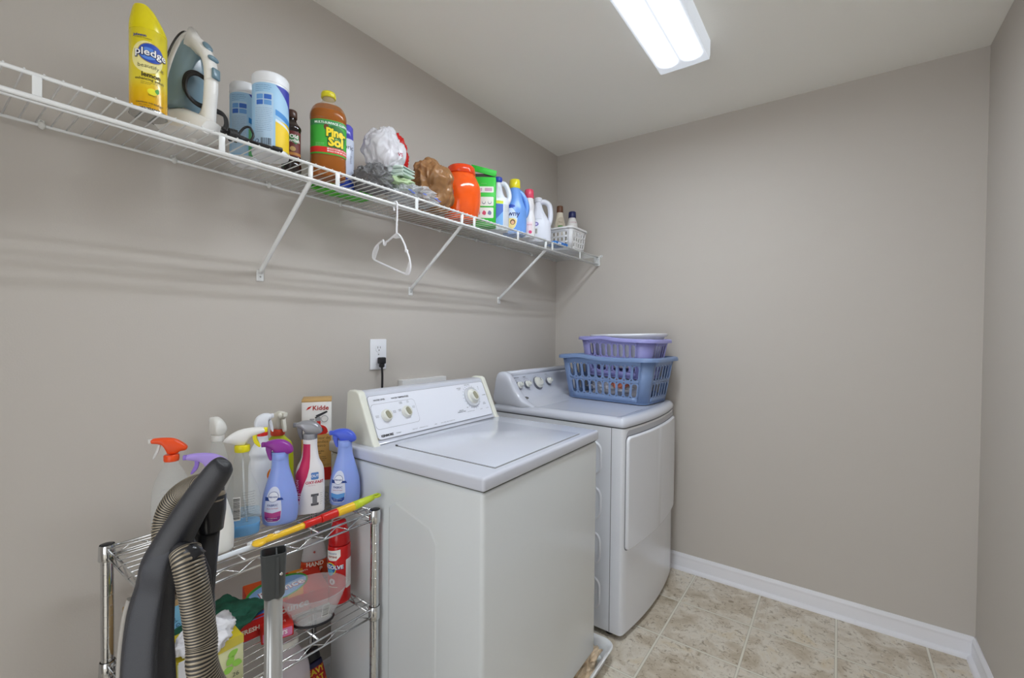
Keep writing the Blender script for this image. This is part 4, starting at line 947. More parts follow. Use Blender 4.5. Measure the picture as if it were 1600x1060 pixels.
# grey pole: telescopic mop handle standing in front of the rack
mp = thing('mop', 'mop with a bare aluminium pole and dark grey socket top, standing between vacuum and washer', 'mop', (.797, .343, 0))
al = mat('aluminium', 'c2c3c2', .28, .85)
MB().use(al).lathe([(.0128, .05), (.0128, .895)], 28).build('pole', mp)
sk = mat('socket_grey', '4a4e50', .4)
Mz = Matrix.Rotation(radians(-25), 4, 'Z')
mb = MB(Mz).use(sk)
def ringr(w, l, r, z): return [(x, y, z) for x, y in rrect(w, l, r, 5)]
mb.rings([ringr(.024, .026, .007, .878), ringr(.028, .031, .008, .882), ringr(.031, .036, .008, .948), ringr(.028, .033, .006, .948), ringr(.026, .031, .006, .925)], True, True); sharp(mb.build('socket', mp), 40)
MB(Mz).use(sk).box((0, .004, .938), (.026, .0022, .018)).box((.0160, .005, .915), (.002, .004, .060)).build('socket_web', mp)
MB(Mz).use(plastic('d84c28')).box((0, -.008, .934), (.010, .008, .012), .002).build('release_clip', mp); MB(Mz).use(mat('rivet', 'd8d8d8', .2, 1.)).ball((.0155, .010, .917), (.0015, .0026, .0026), 8).build('rivet', mp)
MB(Matrix.Rotation(radians(93), 4, 'Z')).use(sk).box((.012, 0, .022), (.07, .30, .020), .008, 3).box((0, 0, .042), (.03, .04, .03), .008).build('mop_head', mp)
MB(Matrix.Rotation(radians(93), 4, 'Z')).use(mat('mop_pad', 'c8ccd0', .9, bump=1, bscale=500)).box((.012, 0, .007), (.08, .32, .014), .006, 3).build('mop_pad', mp)
# ================================================================ on the wire shelf
SZ = ZS+.0025
# furniture polish
S = Shape([(0, .030, .030, 0), (.003, .0345, .0345, 0), (.006, .0330, .0330, 0), (.010, .0335, .0335, 0), (.178, .0335, .0335, 0), (.180, .0330, .0330, 0)], 1, 48)
b = thing('aerosol_can', 'tall yellow furniture polish can with a slanted yellow cap, first on the wire shelf', 'aerosol can', (.250, .334, SZ), radians(-17))
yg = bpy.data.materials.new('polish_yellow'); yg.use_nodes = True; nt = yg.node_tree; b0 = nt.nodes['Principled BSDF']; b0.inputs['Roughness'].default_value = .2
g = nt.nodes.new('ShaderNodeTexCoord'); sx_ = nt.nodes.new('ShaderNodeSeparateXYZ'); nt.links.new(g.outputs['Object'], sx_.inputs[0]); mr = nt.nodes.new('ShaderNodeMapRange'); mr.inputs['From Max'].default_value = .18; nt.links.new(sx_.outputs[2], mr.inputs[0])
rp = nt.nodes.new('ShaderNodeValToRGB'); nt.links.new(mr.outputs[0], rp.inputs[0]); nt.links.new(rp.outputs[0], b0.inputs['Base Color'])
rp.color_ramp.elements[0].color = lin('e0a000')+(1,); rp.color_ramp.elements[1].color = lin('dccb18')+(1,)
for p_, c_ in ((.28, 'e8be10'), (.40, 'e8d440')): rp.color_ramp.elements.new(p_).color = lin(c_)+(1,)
ML_ = mat('tin', 'c8c8c4', .25, 1.)
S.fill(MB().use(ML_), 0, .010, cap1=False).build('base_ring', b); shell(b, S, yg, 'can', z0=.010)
mb = MB().use(plastic('e4d414', .25)); rs = []
for i in range(13):
    t = i/12; r = .0335-.010*t**2.6; ring = []
    for k in range(48):
        a = 2*pi*k/48; x, y = r*cos(a), r*sin(a)
        top = .235-.028*max(0, (y+.004)/.0335)**1.6-.020*max(0, (-y-.018)/.016)**1.3; ring.append((x, y-.004*t*t, .180+(top-.180)*t))
    rs.append(ring)
rs.append([(x*.0, -.004, .236) for x, y, z in rs[-1]])
sharp(mb.rings(rs).build('cap', b), 50)
f = S.fn(); mb = MB(); bl = ink('1c2f8c')
mb.decal(f, ell(.029, .034), ink('f2e89c'), .0006, -.001, .118); mb.decal(f, ell(.0235, .0215), ink('b49a50'), .0009, .006, .128); mb.decal(f, ell(.0220, .0200), ink('2a50b8'), .0012, .006, .128)
mb.decal(f, ell(.015, .013), ink('5c8ce0'), .0014, .001, .126); mb.text(f, 'pledge', .0215, ink('16204c'), .006, .1275, bold=.07, off=.0017, du=.004); mb.text(f, 'pledge', .0215, ink('f6f6f6'), .006, .1280, bold=.015, off=.0022, du=.004)
mb.text(f, 'Johnson', .0075, bl, -.014, .163, bold=.03, off=.0008); mb.text(f, 'A Family Company', .004, ink('3a3a30'), -.008, .158, off=.0008)
br = ink('5c4a1c'); mb.text(f, 'beautify it', .012, ink('6a6440'), .006, .099, off=.0010); mb.text(f, 'lemon', .0135, ink('3c3414'), .006, .080, bold=.03, off=.0010); mb.text(f, 'enhancing polish', .0080, ink('3c3414'), .004, .071, bold=.01, off=.0010); mb.lines(f, -.012, .02, .064, br, 2, .0035, off=.0009)
mb.decal(f, ell(.009, .007), ink('f0e830'), .0008, .008, .046); mb.decal(f, smooth([(.012, .050), (.018, .056), (.020, .048), (.016, .044)], 3), ink('4a9a30'), .0010); mb.text(f, 'lemon', .006, ink('7a6a10'), .008, .038, off=.0010)
mb.text(f, 'CAUTION: EYE IRRITANT', .0045, br, .004, .020, bold=.02, off=.0008); mb.lines(f, -.016, .022, .015, br, 1, .003, off=.0008); mb.text(f, 'NET WT 9.7 OZ', .005, ink('3c3414'), .004, .009, bold=.02, off=.0008)
mb.build('label_print', b)

# steam iron on its heel: x = sole to handle, z = heel to tip
ir = thing('clothes_iron', 'white and grey-blue steam iron standing on its heel on the wire shelf', 'iron', (.132, .418, SZ), radians(22))
irw = mat('iron_white', 'e8e6e2', .28); irb = film('iron_tank', '8fa9b6', .93, .12); ird = mat('iron_sole', '4c4a46', .3, .8)
def wz(z, W0, Hh=.262, k=2.1): return W0*max(0., 1-(max(z, 0)/Hh)**k)**.62
def sole(W0, z0, Hh, k=2.1, n=22):
    L_ = []
    for i in range(n+1):
        z = z0+(Hh-z0)*sin(pi/2*i/n); L_.append((wz(z, W0, Hh, k), z))
    return [(y, z) for y, z in L_[:-1]]+[(0, Hh)]+[(-y, z) for y, z in reversed(L_[:-1])]
tilt = Matrix.Rotation(radians(7), 4, 'Y')
def yzprism(o, x0, x1, m, r=.002, nm='p', par=ir):
    mb = MB(tilt).use(m); mb.prism(o, x1-x0, r, 3, 'x')
    dx_ = tilt.to_3x3() @ V(((x0+x1)/2, 0, 0)); mb.v = [(a+dx_.x, b_+dx_.y, c+dx_.z) for a, b_, c in mb.v]; return sharp(mb.build(nm, par), 45)
yzprism(sole(.058, .012, .268), 0, .005, ird, .0015, 'soleplate')
yzprism(sole(.057, .010, .265), .005, .020, irw, .004, 'skirt')
mb = MB(tilt).use(irb); rs = []
for x, W0, z0, Hh in ((.020, .053, .060, .256), (.030, .051, .062, .250), (.042, .045, .068, .238), (.050, .036, .078, .224), (.053, .026, .090, .205)):
    rs.append([(x, y, z) for y, z in sole(W0, z0, Hh)])
sharp(mb.rings(rs).build('water_tank', ir), 60)
# heel block: broad at the sole, narrowing to the handle foot
mb = MB(tilt).use(irw); rs = []
for x, W0, z0, Hh in ((.019, .056, .002, .066), (.045, .053, .002, .068), (.075, .046, .003, .062), (.105, .038, .004, .052), (.122, .030, .010, .044)):
    rs.append([(x, y, z) for y, z in smooth([(W0, z0), (W0, z0+(Hh-z0)*.45), (W0*.6, Hh*.92), (0, Hh), (-W0*.6, Hh*.92), (-W0, z0+(Hh-z0)*.45), (-W0, z0)], 3)])
sharp(mb.rings(rs).build('heel', ir), 60)
# body ridge behind the tank and the arched handle, one silhouette in the middle plane with the grip hole cut out
outer = [(.018, .262), (.040, .256), (.062, .243), (.084, .222), (.100, .195), (.110, .160), (.114, .120), (.115, .080), (.117, .040), (.117, .020), (.090, .010), (.050, .010)]
inner = [(.036, .205), (.044, .206), (.056, .204), (.068, .196), (.078, .180), (.084, .158), (.087, .128), (.088, .100), (.086, .076), (.078, .062), (.060, .058), (.046, .062)]
NO = 60
def res(pl, n):
    q = [V((a, b, 0)) for a, b in smooth(pl, 5)]; L_ = [0]
    for i in range(len(q)): L_.append(L_[-1]+(q[(i+1) % len(q)]-q[i]).length)
    o = []; j = 0
    for i in range(n):
        d = L_[-1]*i/n
        while L_[j+1] < d: j += 1
        t = (d-L_[j])/(L_[j+1]-L_[j]); p = q[j].lerp(q[(j+1) % len(q)], t); o.append((p.x, p.y))
    return o
co_ = V((.072, .130)); 
def angsort(pl, n):
    q = smooth(pl, 8); o = []
    for i in range(n):
        a = 2*pi*i/n; best = max(q, key=lambda p: ((p[0]-co_.x)*cos(a)+(p[1]-co_.y)*sin(a))/max(1e-6, hypot(p[0]-co_.x, p[1]-co_.y)))
        o.append(best)
    return o
oo, ii = angsort(outer, NO), angsort(inner, NO); mb = MB(tilt).use(irw); rs = []
for k in range(16):
    a = 2*pi*k/16; t = .5+.5*cos(a); y = .0165*sin(a)
    rs.append([(i_[0]+(o_[0]-i_[0])*t, y*(1 if o_[0] > .07 else 1.25), i_[1]+(o_[1]-i_[1])*t) for o_, i_ in zip(oo, ii)])
mb.rings(rs, closed=True).build('handle', ir)
gb = mat('iron_button', '6d8896', .3)
def hb_(x, z, rr2, nm, m=gb, rot=0.):
    T = tilt @ Matrix.Translation((x, 0, z)) @ Matrix.Rotation(rot, 4, 'Y'); MB(T).use(m).ball((0, 0, 0), rr2, 10).build(nm, ir)
hb_(.078, .227, (.006, .0125, .014), 'spray_button', rot=-.7); hb_(.099, .197, (.006, .015, .007), 'steam_slider', rot=-.4); hb_(.030, .262, (.005, .005, .006), 'spray_nozzle')
MB(tilt).use(gb).box((.1115, 0, .160), (.007, .021, .026), .003, 2, Matrix.Rotation(-.12, 3, 'Y')).build('thumb_plate', ir)
mb = MB(tilt)
for k in range(4): mb.use(ink('3a3a38')).box((.0135, -.0562+.0012*k, .050+k*.012), (.007, .001, .003))
mb.build('scale_marks', ir)
ck = mat('cord_black', '1d1c1e', .4)
ir.location.z += .012
co = thing('iron_cord', 'black cord looped round the iron handle and bundled beside it on the shelf', 'cord', (.264, .478, SZ+.004), radians(-12))
def cpts(L_): return smooth(L_, 6, False)
def pose(x, y, z, a): M = Matrix.Rotation(a, 4, 'Z'); M.translation = V((x, y, z)); return M
TM = pose(.264, .478, SZ+.004, radians(-12)).inverted() @ pose(.132, .418, SZ+.012, radians(22))
rnd = random.Random(5)
for k in range(3):
    o_ = V((.005*k, -.002*k, -.005*k)); MB(TM).use(ck).tube(cpts([tuple(V(p)+o_) for p in ((.094, .012, .140), (.084, -.012, .150), (.072, -.026, .142), (.066, -.030, .118), (.070, -.026, .094), (.080, -.006, .078), (.098, .024, .076), (.120, .030, .064), (.138, .020, .036), (.144, .010, .016))]), .0036, 8).build('wrapped_loop', co)
mb = MB().use(ck)
for k in range(6):
    a = rnd.uniform(-.009, .009); h = rnd.uniform(0, .010); mb.tube(cpts([(-.002+a, -.004, .014+h), (a*.6, .030, .010+h*.6), (.002-a*.4, .065, .006+h*.4), (.002+a*.7, .100, .003+h*.3), (.0, .112, .006), (-.003-a*.3, .090, .004+h*.3), (-.002, .045, .010+h*.2)]), .0030, 8)
for k in range(5): mb.tube([(.0+.011*cos(t), .014+.0035*k, .012+.013*sin(t)) for t in [2*pi*i/20 for i in range(20)]], .0029, 8, closed=True)
mb.tube(cpts([(-.002, .03, .012), (-.004, .045, .038), (-.002, .058, .044), (.002, .066, .026), (.004, .06, .010)]), .0029, 8)
mb.build('bundle', co); MB().use(ck).box((.0, .122, .006), (.014, .026, .011), .003, 2).build('plug', co)

# disinfecting wipes canisters
def wipes(label, loc, face, h, r, txtm, cA, cB):
    b = thing('wipes_canister', label, 'canister', loc, radians(face), 'wipes canisters on the wire shelf')
    S = Shape([(0, r-.006, r-.006, 0), (.003, r-.001, r-.001, 0), (.010, r, r, 0), (.014, r-.0012, r-.0012, 0), (h-.030, r-.0012, r-.0012, 0), (h-.0295, r-.0004, r-.0004, 0)], 1, 48)
    pw = plastic('e8eaee', .3); shell(b, S, pw, 'canister')
    sharp(MB().use(pw).lathe([(r-.0004, h-.030), (r, h-.028), (r, h-.008), (r-.003, h-.003), (r-.008, h-.0008), (r-.016, h), (.002, h)], 48).build('lid', b), 60)
    f = S.fn(); mb = MB(); W2 = 2*pi*r*.46; hb_ = h-.030
    mb.decal(f, rrect(W2, hb_-.020, .001, 1), ink('a4cdec'), .0005, 0, .015+(hb_-.020)/2, du=.005)
    mb.decal(f, rrect(r*1.05, hb_-.050, .002, 2), ink('b8d4ec'), .0008, -r*.42, .02+(hb_-.05)/2, du=.005)
    x0 = r*.22; x1 = W2/2
    mb.decal(f, [(x0, hb_-.006), (x1, hb_-.006), (x1, hb_-.075), (x1*.8+x0*.2, hb_-.050)], ink('3038a8'), .0009, du=.005)
    mb.decal(f, [(x0, hb_-.070), (x1, hb_-.088), (x1, hb_-.105), (x0, hb_-.085)], ink(cA), .0009, du=.005); mb.decal(f, [(x0, hb_-.095), (x1, hb_-.112), (x1, hb_-.118), (x0, hb_-.102)], ink('e2eef6'), .0010, du=.005)
    mb.decal(f, rrect(x1-x0, .075, .001, 1), ink(cB), .0009, (x0+x1)/2, .015+.0375, du=.005)
    db = ink('3f5c94'); mb.lines(f, -r*.9, r*.08, hb_-.012, db, 4, .005, off=.0011, seed=2)
    for i in range(2):
        for j in range(2): mb.decal(f, rrect(.0175, .0125, .001, 1), ink('3a6cc4' if (i+j) % 2 else '6aa0dc'), .0012, -r*.62+i*.020, hb_-.042-j*.015, du=.005)
    mb.lines(f, -r*.9, r*.08, hb_-.072, ink('6080ac'), 14, .0048, h=.0006, off=.0011, seed=9)
    if txtm:
        mb.barcode(f, -r*.28, .029, .024, .018); mb.decal(f, ell(.0055, .0055), db, .0011, -r*.78, .030); mb.decal(f, ell(.0035, .0035), ink('c4daee'), .0013, -r*.78, .030)
    mb.build('label_wrap', b)
wipes('white wipes canister with blue and green label half hidden behind the larger one', (.125, .590, SZ), -26, .222, .040, 0, '2f86cc', '6cb878')
wipes('large white wipes canister with blue and yellow label in front of the smaller one', (.236, .606, SZ), -24, .218, .0455, 1, '3f8cd4', 'f0cc20')

# dark oil bottle
S = Shape([(0, .021, .024), (.004, .023, .027), (.022, .023, .027), (.032, .0195, .022), (.040, .0215, .025), (.118, .0215, .025), (.126, .023, .0265), (.134, .0215, .025), (.146, .014, .016), (.156, .0125, .0125), (.160, .0125, .0125)], 4)
b = thing('oil_bottle', 'small dark brown wood oil bottle with a brown cap beside the large wipes canister', 'bottle', (.175, .696, SZ), radians(-30)); shell(b, S, mat('dark_glass', '1e1210', .08, coat=.5), 'bottle')
MB().use(plastic('4a3028')).lathe([(.0145, .158), (.0155, .160), (.0155, .179), (.013, .182)], 28).build('cap', b); f = S.fn(radians(10)); mb = MB(); mb.decal(f, rrect(.050, .074, .002, 2), ink('6c2420'), .0006, 0, .079); mb.decal(f, [(-.016, .106), (.018, .106), (.018, .088), (.008, .078), (-.016, .094)], ink('2f7a3c'), .0009); mb.text(f, 'Old', .015, ink('f2f0e8'), .003, .100, bold=.03, off=.0012, du=.004); mb.text(f, 'English', .013, ink('f2f0e8'), .002, .088, bold=.03, off=.0012, du=.004)
mb.decal(f, ell(.008, .007), ink('c4a060'), .0009, .0, .064); mb.decal(f, rrect(.05, .008, .001, 1), ink('b87a34'), .0009, 0, .050); mb.build('label_sticker', b)

# pine cleaner
S = Shape([(0, .032, .046, 0, 2.4), (.005, .037, .051, 0, 2.4), (.035, .038, .0525, 0, 2.4), (.062, .0375, .052, 0, 2.4), (.066, .0375, .052, 0, 2.4), (.170, .0375, .052, 0, 2.4), (.176, .038, .053, 0, 2.3), (.196, .038, .0525, 0, 2.3), (.218, .032, .043, 0, 2.2), (.232, .021, .025), (.240, .0185, .0185), (.252, .0180, .0180)], 4, 48)
b = thing('cleaner_bottle', 'clear bottle of amber cleaner with a green label and yellow cap on the wire shelf', 'bottle', (.207, .795, SZ), radians(-30))
shell(b, S, film('amber_bottle', 'b06a2c', .55, .06), 'bottle', z1=.222); S.fill(MB().use(film('amber_neck', 'd8c8b4', .35, .06)), .2225, .252).build('neck', b); S.fill(MB().use(film('amber_liquid', 'b4601c', .80, .15)), .004, .205, -.002).build('liquid', b)
MB().use(plastic('d8cc28')).lathe([(.0205, .249), (.0215, .251), (.0215, .262), (.0195, .267)], 36).build('cap', b)
f = S.fn(radians(6)); mb = MB(); mb.decal(f, rrect(.135, .104, .002, 2), ink('3fae38'), .0006, 0, .118, du=.005); mb.decal(f, rrect(.135, .016, .001, 2), ink('3c8c50'), .0009, 0, .160, du=.005); mb.text(f, 'MULTI-SURFACE CLEANER', .0092, ink('eaf4ea'), .006, .160, bold=.03, off=.0012)
mb.decal(f, smooth([(.0, .10), (-.010, .128), (-.002, .150), (.020, .154), (.042, .140), (.046, .112), (.034, .090), (.012, .088)], 4), ink('27702c'), .0009, -.004, 0, du=.005)
for k in range(9):
    a = 2.2+k*.5; mb.decal(f, [(-.001, 0), (.024, .001), (-.001, .002)], ink('9fc86c'), .0011, .012, .118, a)
mb.decal(f, ell(.0075, .010, rot=.4), ink('6c3a20'), .0012, -.014, .146)
yy = ink('f2d82c'); mb.text(f, 'Pine-', .034, ink('1c5c28'), .014, .131, bold=.12, off=.0014, sx=.85, du=.005); mb.text(f, 'Sol', .036, ink('1c5c28'), .013, .103, bold=.12, off=.0014, du=.005); mb.text(f, 'Pine-', .034, yy, .014, .132, bold=.05, off=.0019, sx=.85, du=.005); mb.text(f, 'Sol', .036, yy, .013, .104, bold=.05, off=.0019, du=.005)
mb.decal(f, rrect(.135, .017, .001, 2), ink('d8281c'), .0010, 0, .079, du=.005); mb.text(f, 'KILLS COVID-19 VIRUS', .0060, ink('f4ece8'), .022, .083, bold=.03, off=.0013); mb.text(f, 'KILLS 99.9% OF GERMS', .0060, ink('f4ece8'), .022, .076, bold=.03, off=.0013)
for v in (.083, .076): mb.decal(f, ell(.0024, .0024), ink('f4ece8'), .0013, -.010, v)
mb.lines(f, -.045, -.02, .098, ink('a8dca0'), 3, .004, off=.0010); mb.build('label_sticker', b)

# slim starch can behind
S = cyl(.030, .170, .003); b = thing('starch_can', 'white and blue aerosol can with a violet cap behind the amber cleaner bottle', 'aerosol can', (.145, .893, SZ), radians(-32)); shell(b, S, plastic('d4dcf0', .25), 'can')
MB().use(plastic('5a58c4', .2)).lathe([(.0265, .170), (.0275, .172), (.0265, .212), (.022, .218)], 36).build('can_cap', b); f = S.fn(); mb = MB(); mb.decal(f, [(-.046, .006), (.046, .006), (.046, .020), (-.046, .062)], ink('2048b8'), .0006, du=.004); mb.text(f, 'Fabric', .022, ink('30344c'), .004, .140, off=.0008, du=.004); mb.text(f, 'Finish', .012, ink('8088a4'), .020, .10, rot=-pi/2, off=.0008); mb.build('label_print', b)

# bags
gbag = film('grey_bag', '7c7c7e', .72, .22); wbag = film('thin_white_bag', 'dcdce2', .84, .22); cbag = film('clear_bag', 'd6dade', .42, .10); bbag = film('brown_bag', '9a7048', .93, .28); rbag = mat('red_bag', 'c8201e', .22)
gp = mat('green_print', '5cc83c', .4)
b = thing('plastic_bag', 'crumpled translucent grey plastic bag below the white bag on the wire shelf', 'plastic bag', (.215, .955, SZ)); crumple('b', gbag, (0, 0, .044), (.062, .066, .050), 3, .34, 6, 2.0, floor=.001).build('bag', b)
b = thing('plastic_bag', 'crumpled white plastic bag with red lettering on top of the grey bag', 'plastic bag', (.195, 1.012, SZ+.066)); c = crumple('b', wbag, (0, 0, .090), (.064, .072, .088), 12, .23, 6, 1.5).build('bag', b)
mb = MB(); f = plane_fn((.064, .010, .075), (.5, .86, 0), (0, .0, 1)); mb.text(f, 'C  VS', .016, ink('a8304a'), 0, 0, bold=.03, du=0); mb.build('bag_print', b)
b = thing('plastic_bag', 'bright red crumpled plastic bag tucked behind the white bag', 'plastic bag', (.165, 1.085, SZ+.085)); crumple('b', rbag, (0, 0, .098), (.034, .056, .078), 21, .30, 5, 1.8).build('bag', b)
b = thing('plastic_bag', 'flat green and white printed bag lying on the wires under the grey bag', 'plastic bag', (.100, .915, SZ)); mb = crumple('b', gp, (0, 0, .012), (.055, .115, .016), 5, .5, 5, 2.6, floor=.0005); mb.build('bag', b)
b = thing('plastic_bag', 'shiny clear plastic bag with faint blue print at the front of the wire shelf', 'plastic bag', (.228, 1.120, SZ)); mb = crumple('b', cbag, (0, 0, .024), (.062, .105, .034), 15, .5, 6, 2.4, floor=.0005); mb.build('bag', b)
mb = MB(); f = plane_fn((.066, .0, .020), (0, 1, 0), (-.5, 0, .85))
for (u, v) in ((-.07, 0), (-.06, -.008), (.055, .0), (.065, -.008), (.0, .004)): mb.decal(f, smooth([(-.010, 0), (-.002, .004), (.010, .001), (.002, -.004)], 3), ink('4a62b4'), 0, u, v, du=0)
mb.build('bag_print', b)
mint = mat('mint_cloth', 'd2e4da', .85, bump=.6, bscale=400)
t = thing('folded_cloth', 'pale mint cloth folded in zigzags beside the brown bag', 'cloth', (.235, 1.055, SZ+.066), radians(15)); mb = MB().use(mint); path = []
for k in range(6):
    sgn = 1 if k % 2 else -1
    for j in range(9):
        a = -pi/2+pi*j/8; path.append((sgn*(.032+.0045*cos(a)), .0, .006+k*.0078+.0039+.0042*sin(a)))
o1 = [(x, z) for x, y, z in path]; vs = []; fs = []
for i, (x, z) in enumerate(o1):
    for j in range(9): yv = -.04+.08*j/8; vs.append((yv*.9, x*(1+.1*noise.noise(V((yv*30, i*.3, 0)))), z*(1-.25*(j/8))+.004*noise.noise(V((yv*40, x*40, z*30)))))
fs = [(i*9+j, (i+1)*9+j, (i+1)*9+j+1, i*9+j+1) for i in range(len(o1)-1) for j in range(8)]
mb.add(vs, fs, True); o = mb.build('folds', t); md = o.modifiers.new('thickness', 'SOLIDIFY'); md.thickness = .0022
b = thing('paper_note', 'pale green crumpled packaging under the mint cloth', 'packaging', (.228, 1.050, SZ+.040)); crumple('b', mat('pale_green', 'c8e0b4', .5), (0, 0, .016), (.040, .060, .018), 31, .45, 4, 2.4).build('sheet', b)
b = thing('shopping_bag', 'crumpled brown plastic shopping bag leaning against the orange tub', 'plastic bag', (.188, 1.258, SZ)); mb = crumple('b', bbag, (0, 0, .098), (.080, .088, .112), 8, .27, 6, 1.5, floor=.001); mb.build('bag', b)

# orange detergent tub (squat rounded tub lying behind its lid)
b = thing('detergent_tub', 'glossy orange laundry detergent tub with a red-orange lid', 'tub', (.190, 1.420, SZ), radians(-38))
S = Shape([(0, .050, .058), (.006, .056, .066), (.05, .068, .080), (.10, .072, .085), (.145, .070, .082), (.18, .058, .067), (.20, .048, .055)], 5, 48); shell(b, S, plastic('f05a14', .12, coat=.6), 'tub_body')
sharp(MB().use(plastic('e04418', .2)).rings([[(r*.90*cos(a), r*sin(a), z) for a in [2*pi*k/48 for k in range(48)]] for z, r in ((.196, .058), (.199, .061), (.226, .057), (.232, .050), (.234, .02))]).build('lid', b), 50)
f = S.fn(radians(-58)); mb = MB(); mb.decal(f, ell(.040, .052), ink('7c3ea8'), .0010, 0, .10); mb.decal(f, ell(.036, .044), ink('4a3cb0'), .0014, .002, .095); mb.decal(f, rrect(.03, .012, .002, 2), ink('f0d8e0'), .0018, 0, .10); mb.decal(f, rrect(.022, .016, .003, 2), ink('2440b4'), .0010, .012, .160, -.5); mb.build('label_sticker', b)
# green carton
b = thing('detergent_carton', 'bright green detergent carton with an open flap beside the orange tub', 'carton', (.205, 1.553, SZ), radians(36)); sz = (.108, .060, .215)
gm = ink('34c03c'); MB().use(gm).box((0, 0, sz[2]/2), sz, .0012, 1).build('carton_body', b)
MB().use(ink('4a3c30')).box((.0, 0, sz[2]+.0003), (sz[0]-.006, sz[1]-.006, .0008)).build('opening_shade', b)  # dark sheet on the solid top, painted as the shaded mouth
R = Matrix.Rotation(radians(14), 3, 'Y'); MB().use(ink('3a3430')).box((0, 0, sz[2]+.008), (sz[0]-.008, sz[1]-.008, .014)).build('interior_shade', b)  # added dark block stands in for the shade inside the carton
mb = MB().use(gm).box((0, 0, sz[2]+.040), (sz[0]+.004, sz[1]+.004, .0025), .0006, 1, R); mb.box((.001, -sz[1]/2-.001, sz[2]+.027), (sz[0]+.004, .0014, .026), .0004, 1, R); mb.box((-sz[0]/2+.002, 0, sz[2]+.027), (.0016, sz[1], .046), .0004, 1); mb.build('lid_flap', b)
f = plane_fn((0, -sz[1]/2, 0), (1, 0, 0), (0, 0, 1)); mb = MB(); wpp = ink('e6eee6')
for v, h in ((.160, .026), (.108, .040), (.058, .046)): mb.decal(f, rrect(.082, h, .004, 3), wpp, .0006, .004, v, du=0)
for u in (-.022, .022): mb.decal(f, rrect(.032, .014, .002, 2), ink('c8a8c0'), .0010, u, .160, du=0)
for u in (-.024, .002, .028): mb.decal(f, ell(.008, .008), ink('5c6c84'), .0010, u, .104, du=0); mb.decal(f, ell(.0065, .0065), wpp, .0014, u, .1055, du=0)
for u, c in ((-.022, 'c86c80'), (.004, 'd04c6c'), (.028, '7c84a0')): mb.decal(f, smooth([(-.009, -.004), (-.002, .010), (.008, .002), (.004, -.010)], 3), ink(c), .0010, u, .058, du=0)
for v, t_ in ((.134, '3'), (.086, '4')): mb.decal(f, ell(.007, .007), ink('203c78'), .0012, -.040, v, du=0); mb.text(f, t_, .009, wpp, -.040, v, off=.0016, du=0)
mb.lines(f, -.01, .03, .186, ink('e6f4e6'), 1, .004, du=0); mb.lines(f, .01, .045, .014, wpp, 2, .004, du=0); mb.build('carton_print', b)

# jugs: body + a grip loop on the +Y side
def jug(name, label, loc, face, keys, m, grip, gr=.011, cat='jug', **k):
    S = Shape(keys, 5, 44); b = thing(name, label, cat, loc, radians(face)); shell(b, S, m, 'body', **k)
    MB().use(m).tube(smooth(grip, 6, False), gr, 16, flat=1.25).build('grip', b); return b, S
wj = plastic('e4e8f2', .3); 
b, S = jug('bleach_jug', 'white jug with a blue label and yellow band, left of the sky-blue softener bottle', (.205, 1.655, SZ), -42, [(0, .038, .044, 0, 2.8), (.006, .042, .049, 0, 2.8), (.05, .043, .050, 0, 2.8), (.130, .043, .050, 0, 2.8), (.150, .040, .045, 0, 2.6), (.158, .034, .034, -.0, 2.2), (.18, .022, .024), (.215, .0165, .0165), (.228, .0160, .0160)], wj, [(0, .012, .222), (0, .030, .222), (0, .046, .200), (0, .054, .165), (0, .046, .138), (0, .034, .130)], .0115)
MB().use(plastic('2c48b0')).lathe([(.019, .226), (.020, .228), (.020, .247), (.018, .250)], 30).build('cap', b)
f = S.fn(radians(-20)); mb = MB(); mb.decal(f, rrect(.082, .014, .001, 1), ink('dce038'), .0007, 0, .126, du=.005); mb.decal(f, rrect(.082, .098, .001, 1), ink('7cb0ec'), .0007, 0, .070, du=.005); mb.decal(f, [(-.041, .118), (.041, .118), (.041, .085), (0, .040), (-.041, .030)], ink('4a70cc'), .0010, du=.005); mb.text(f, 'DISINFECTS', .008, ink('eef2fa'), -.012, .106, bold=.02, off=.0014); mb.text(f, 'WHITENS', .008, ink('eef2fa'), -.012, .096, bold=.02, off=.0014)
mb.decal(f, ell(.010, .008), ink('2c3c90'), .0013, -.012, .060); mb.text(f, 'LAUNDRY', .008, ink('f0a04c'), -.012, .060, off=.0017); mb.decal(f, rrect(.040, .098, .001, 1), ink('d0d4dc'), .0007, .064, .070, du=.005); mb.lines(f, .050, .08, .110, ink('5a6070'), 5, .006, seed=8, off=.0012); mb.build('label_sticker', b)
# sky-blue softener
b, S = jug('softener_bottle', 'sky blue fabric softener bottle with a large yellow cap', (.222, 1.775, SZ), -45, [(0, .040, .050, 0, 2.6), (.006, .044, .055, 0, 2.6), (.06, .045, .058, 0, 2.4), (.12, .044, .055, -.0, 2.3), (.165, .038, .041), (.20, .030, .032), (.222, .026, .026), (.226, .026, .026)], plastic('6f9fe6', .25), [(0, .018, .212), (0, .036, .198), (0, .055, .165), (0, .061, .130), (0, .054, .100), (0, .040, .085)], .0125)
b.location.y = 1.765
sharp(MB().use(plastic('e6d828', .25)).lathe([(.025, .222), (.027, .226), (.0255, .262), (.023, .266)], 36).build('cap', b), 50)
f = S.fn(radians(-24)); mb = MB(); mb.decal(f, smooth([(-.055, .02), (-.055, .12), (-.02, .135), (.018, .110), (.034, .07), (.020, .025), (-.02, .012)], 4), ink('cfe0f6'), .0008, du=.005); mb.text(f, 'Downy', .034, ink('1c2c6c'), -.006, .094, bold=.02, off=.0012, du=.005); mb.decal(f, smooth([(-.05, .02), (-.05, .06), (-.02, .070), (.018, .072), (.030, .058), (.018, .026), (-.02, .014)], 4), ink('ecd890'), .0011, du=.005)
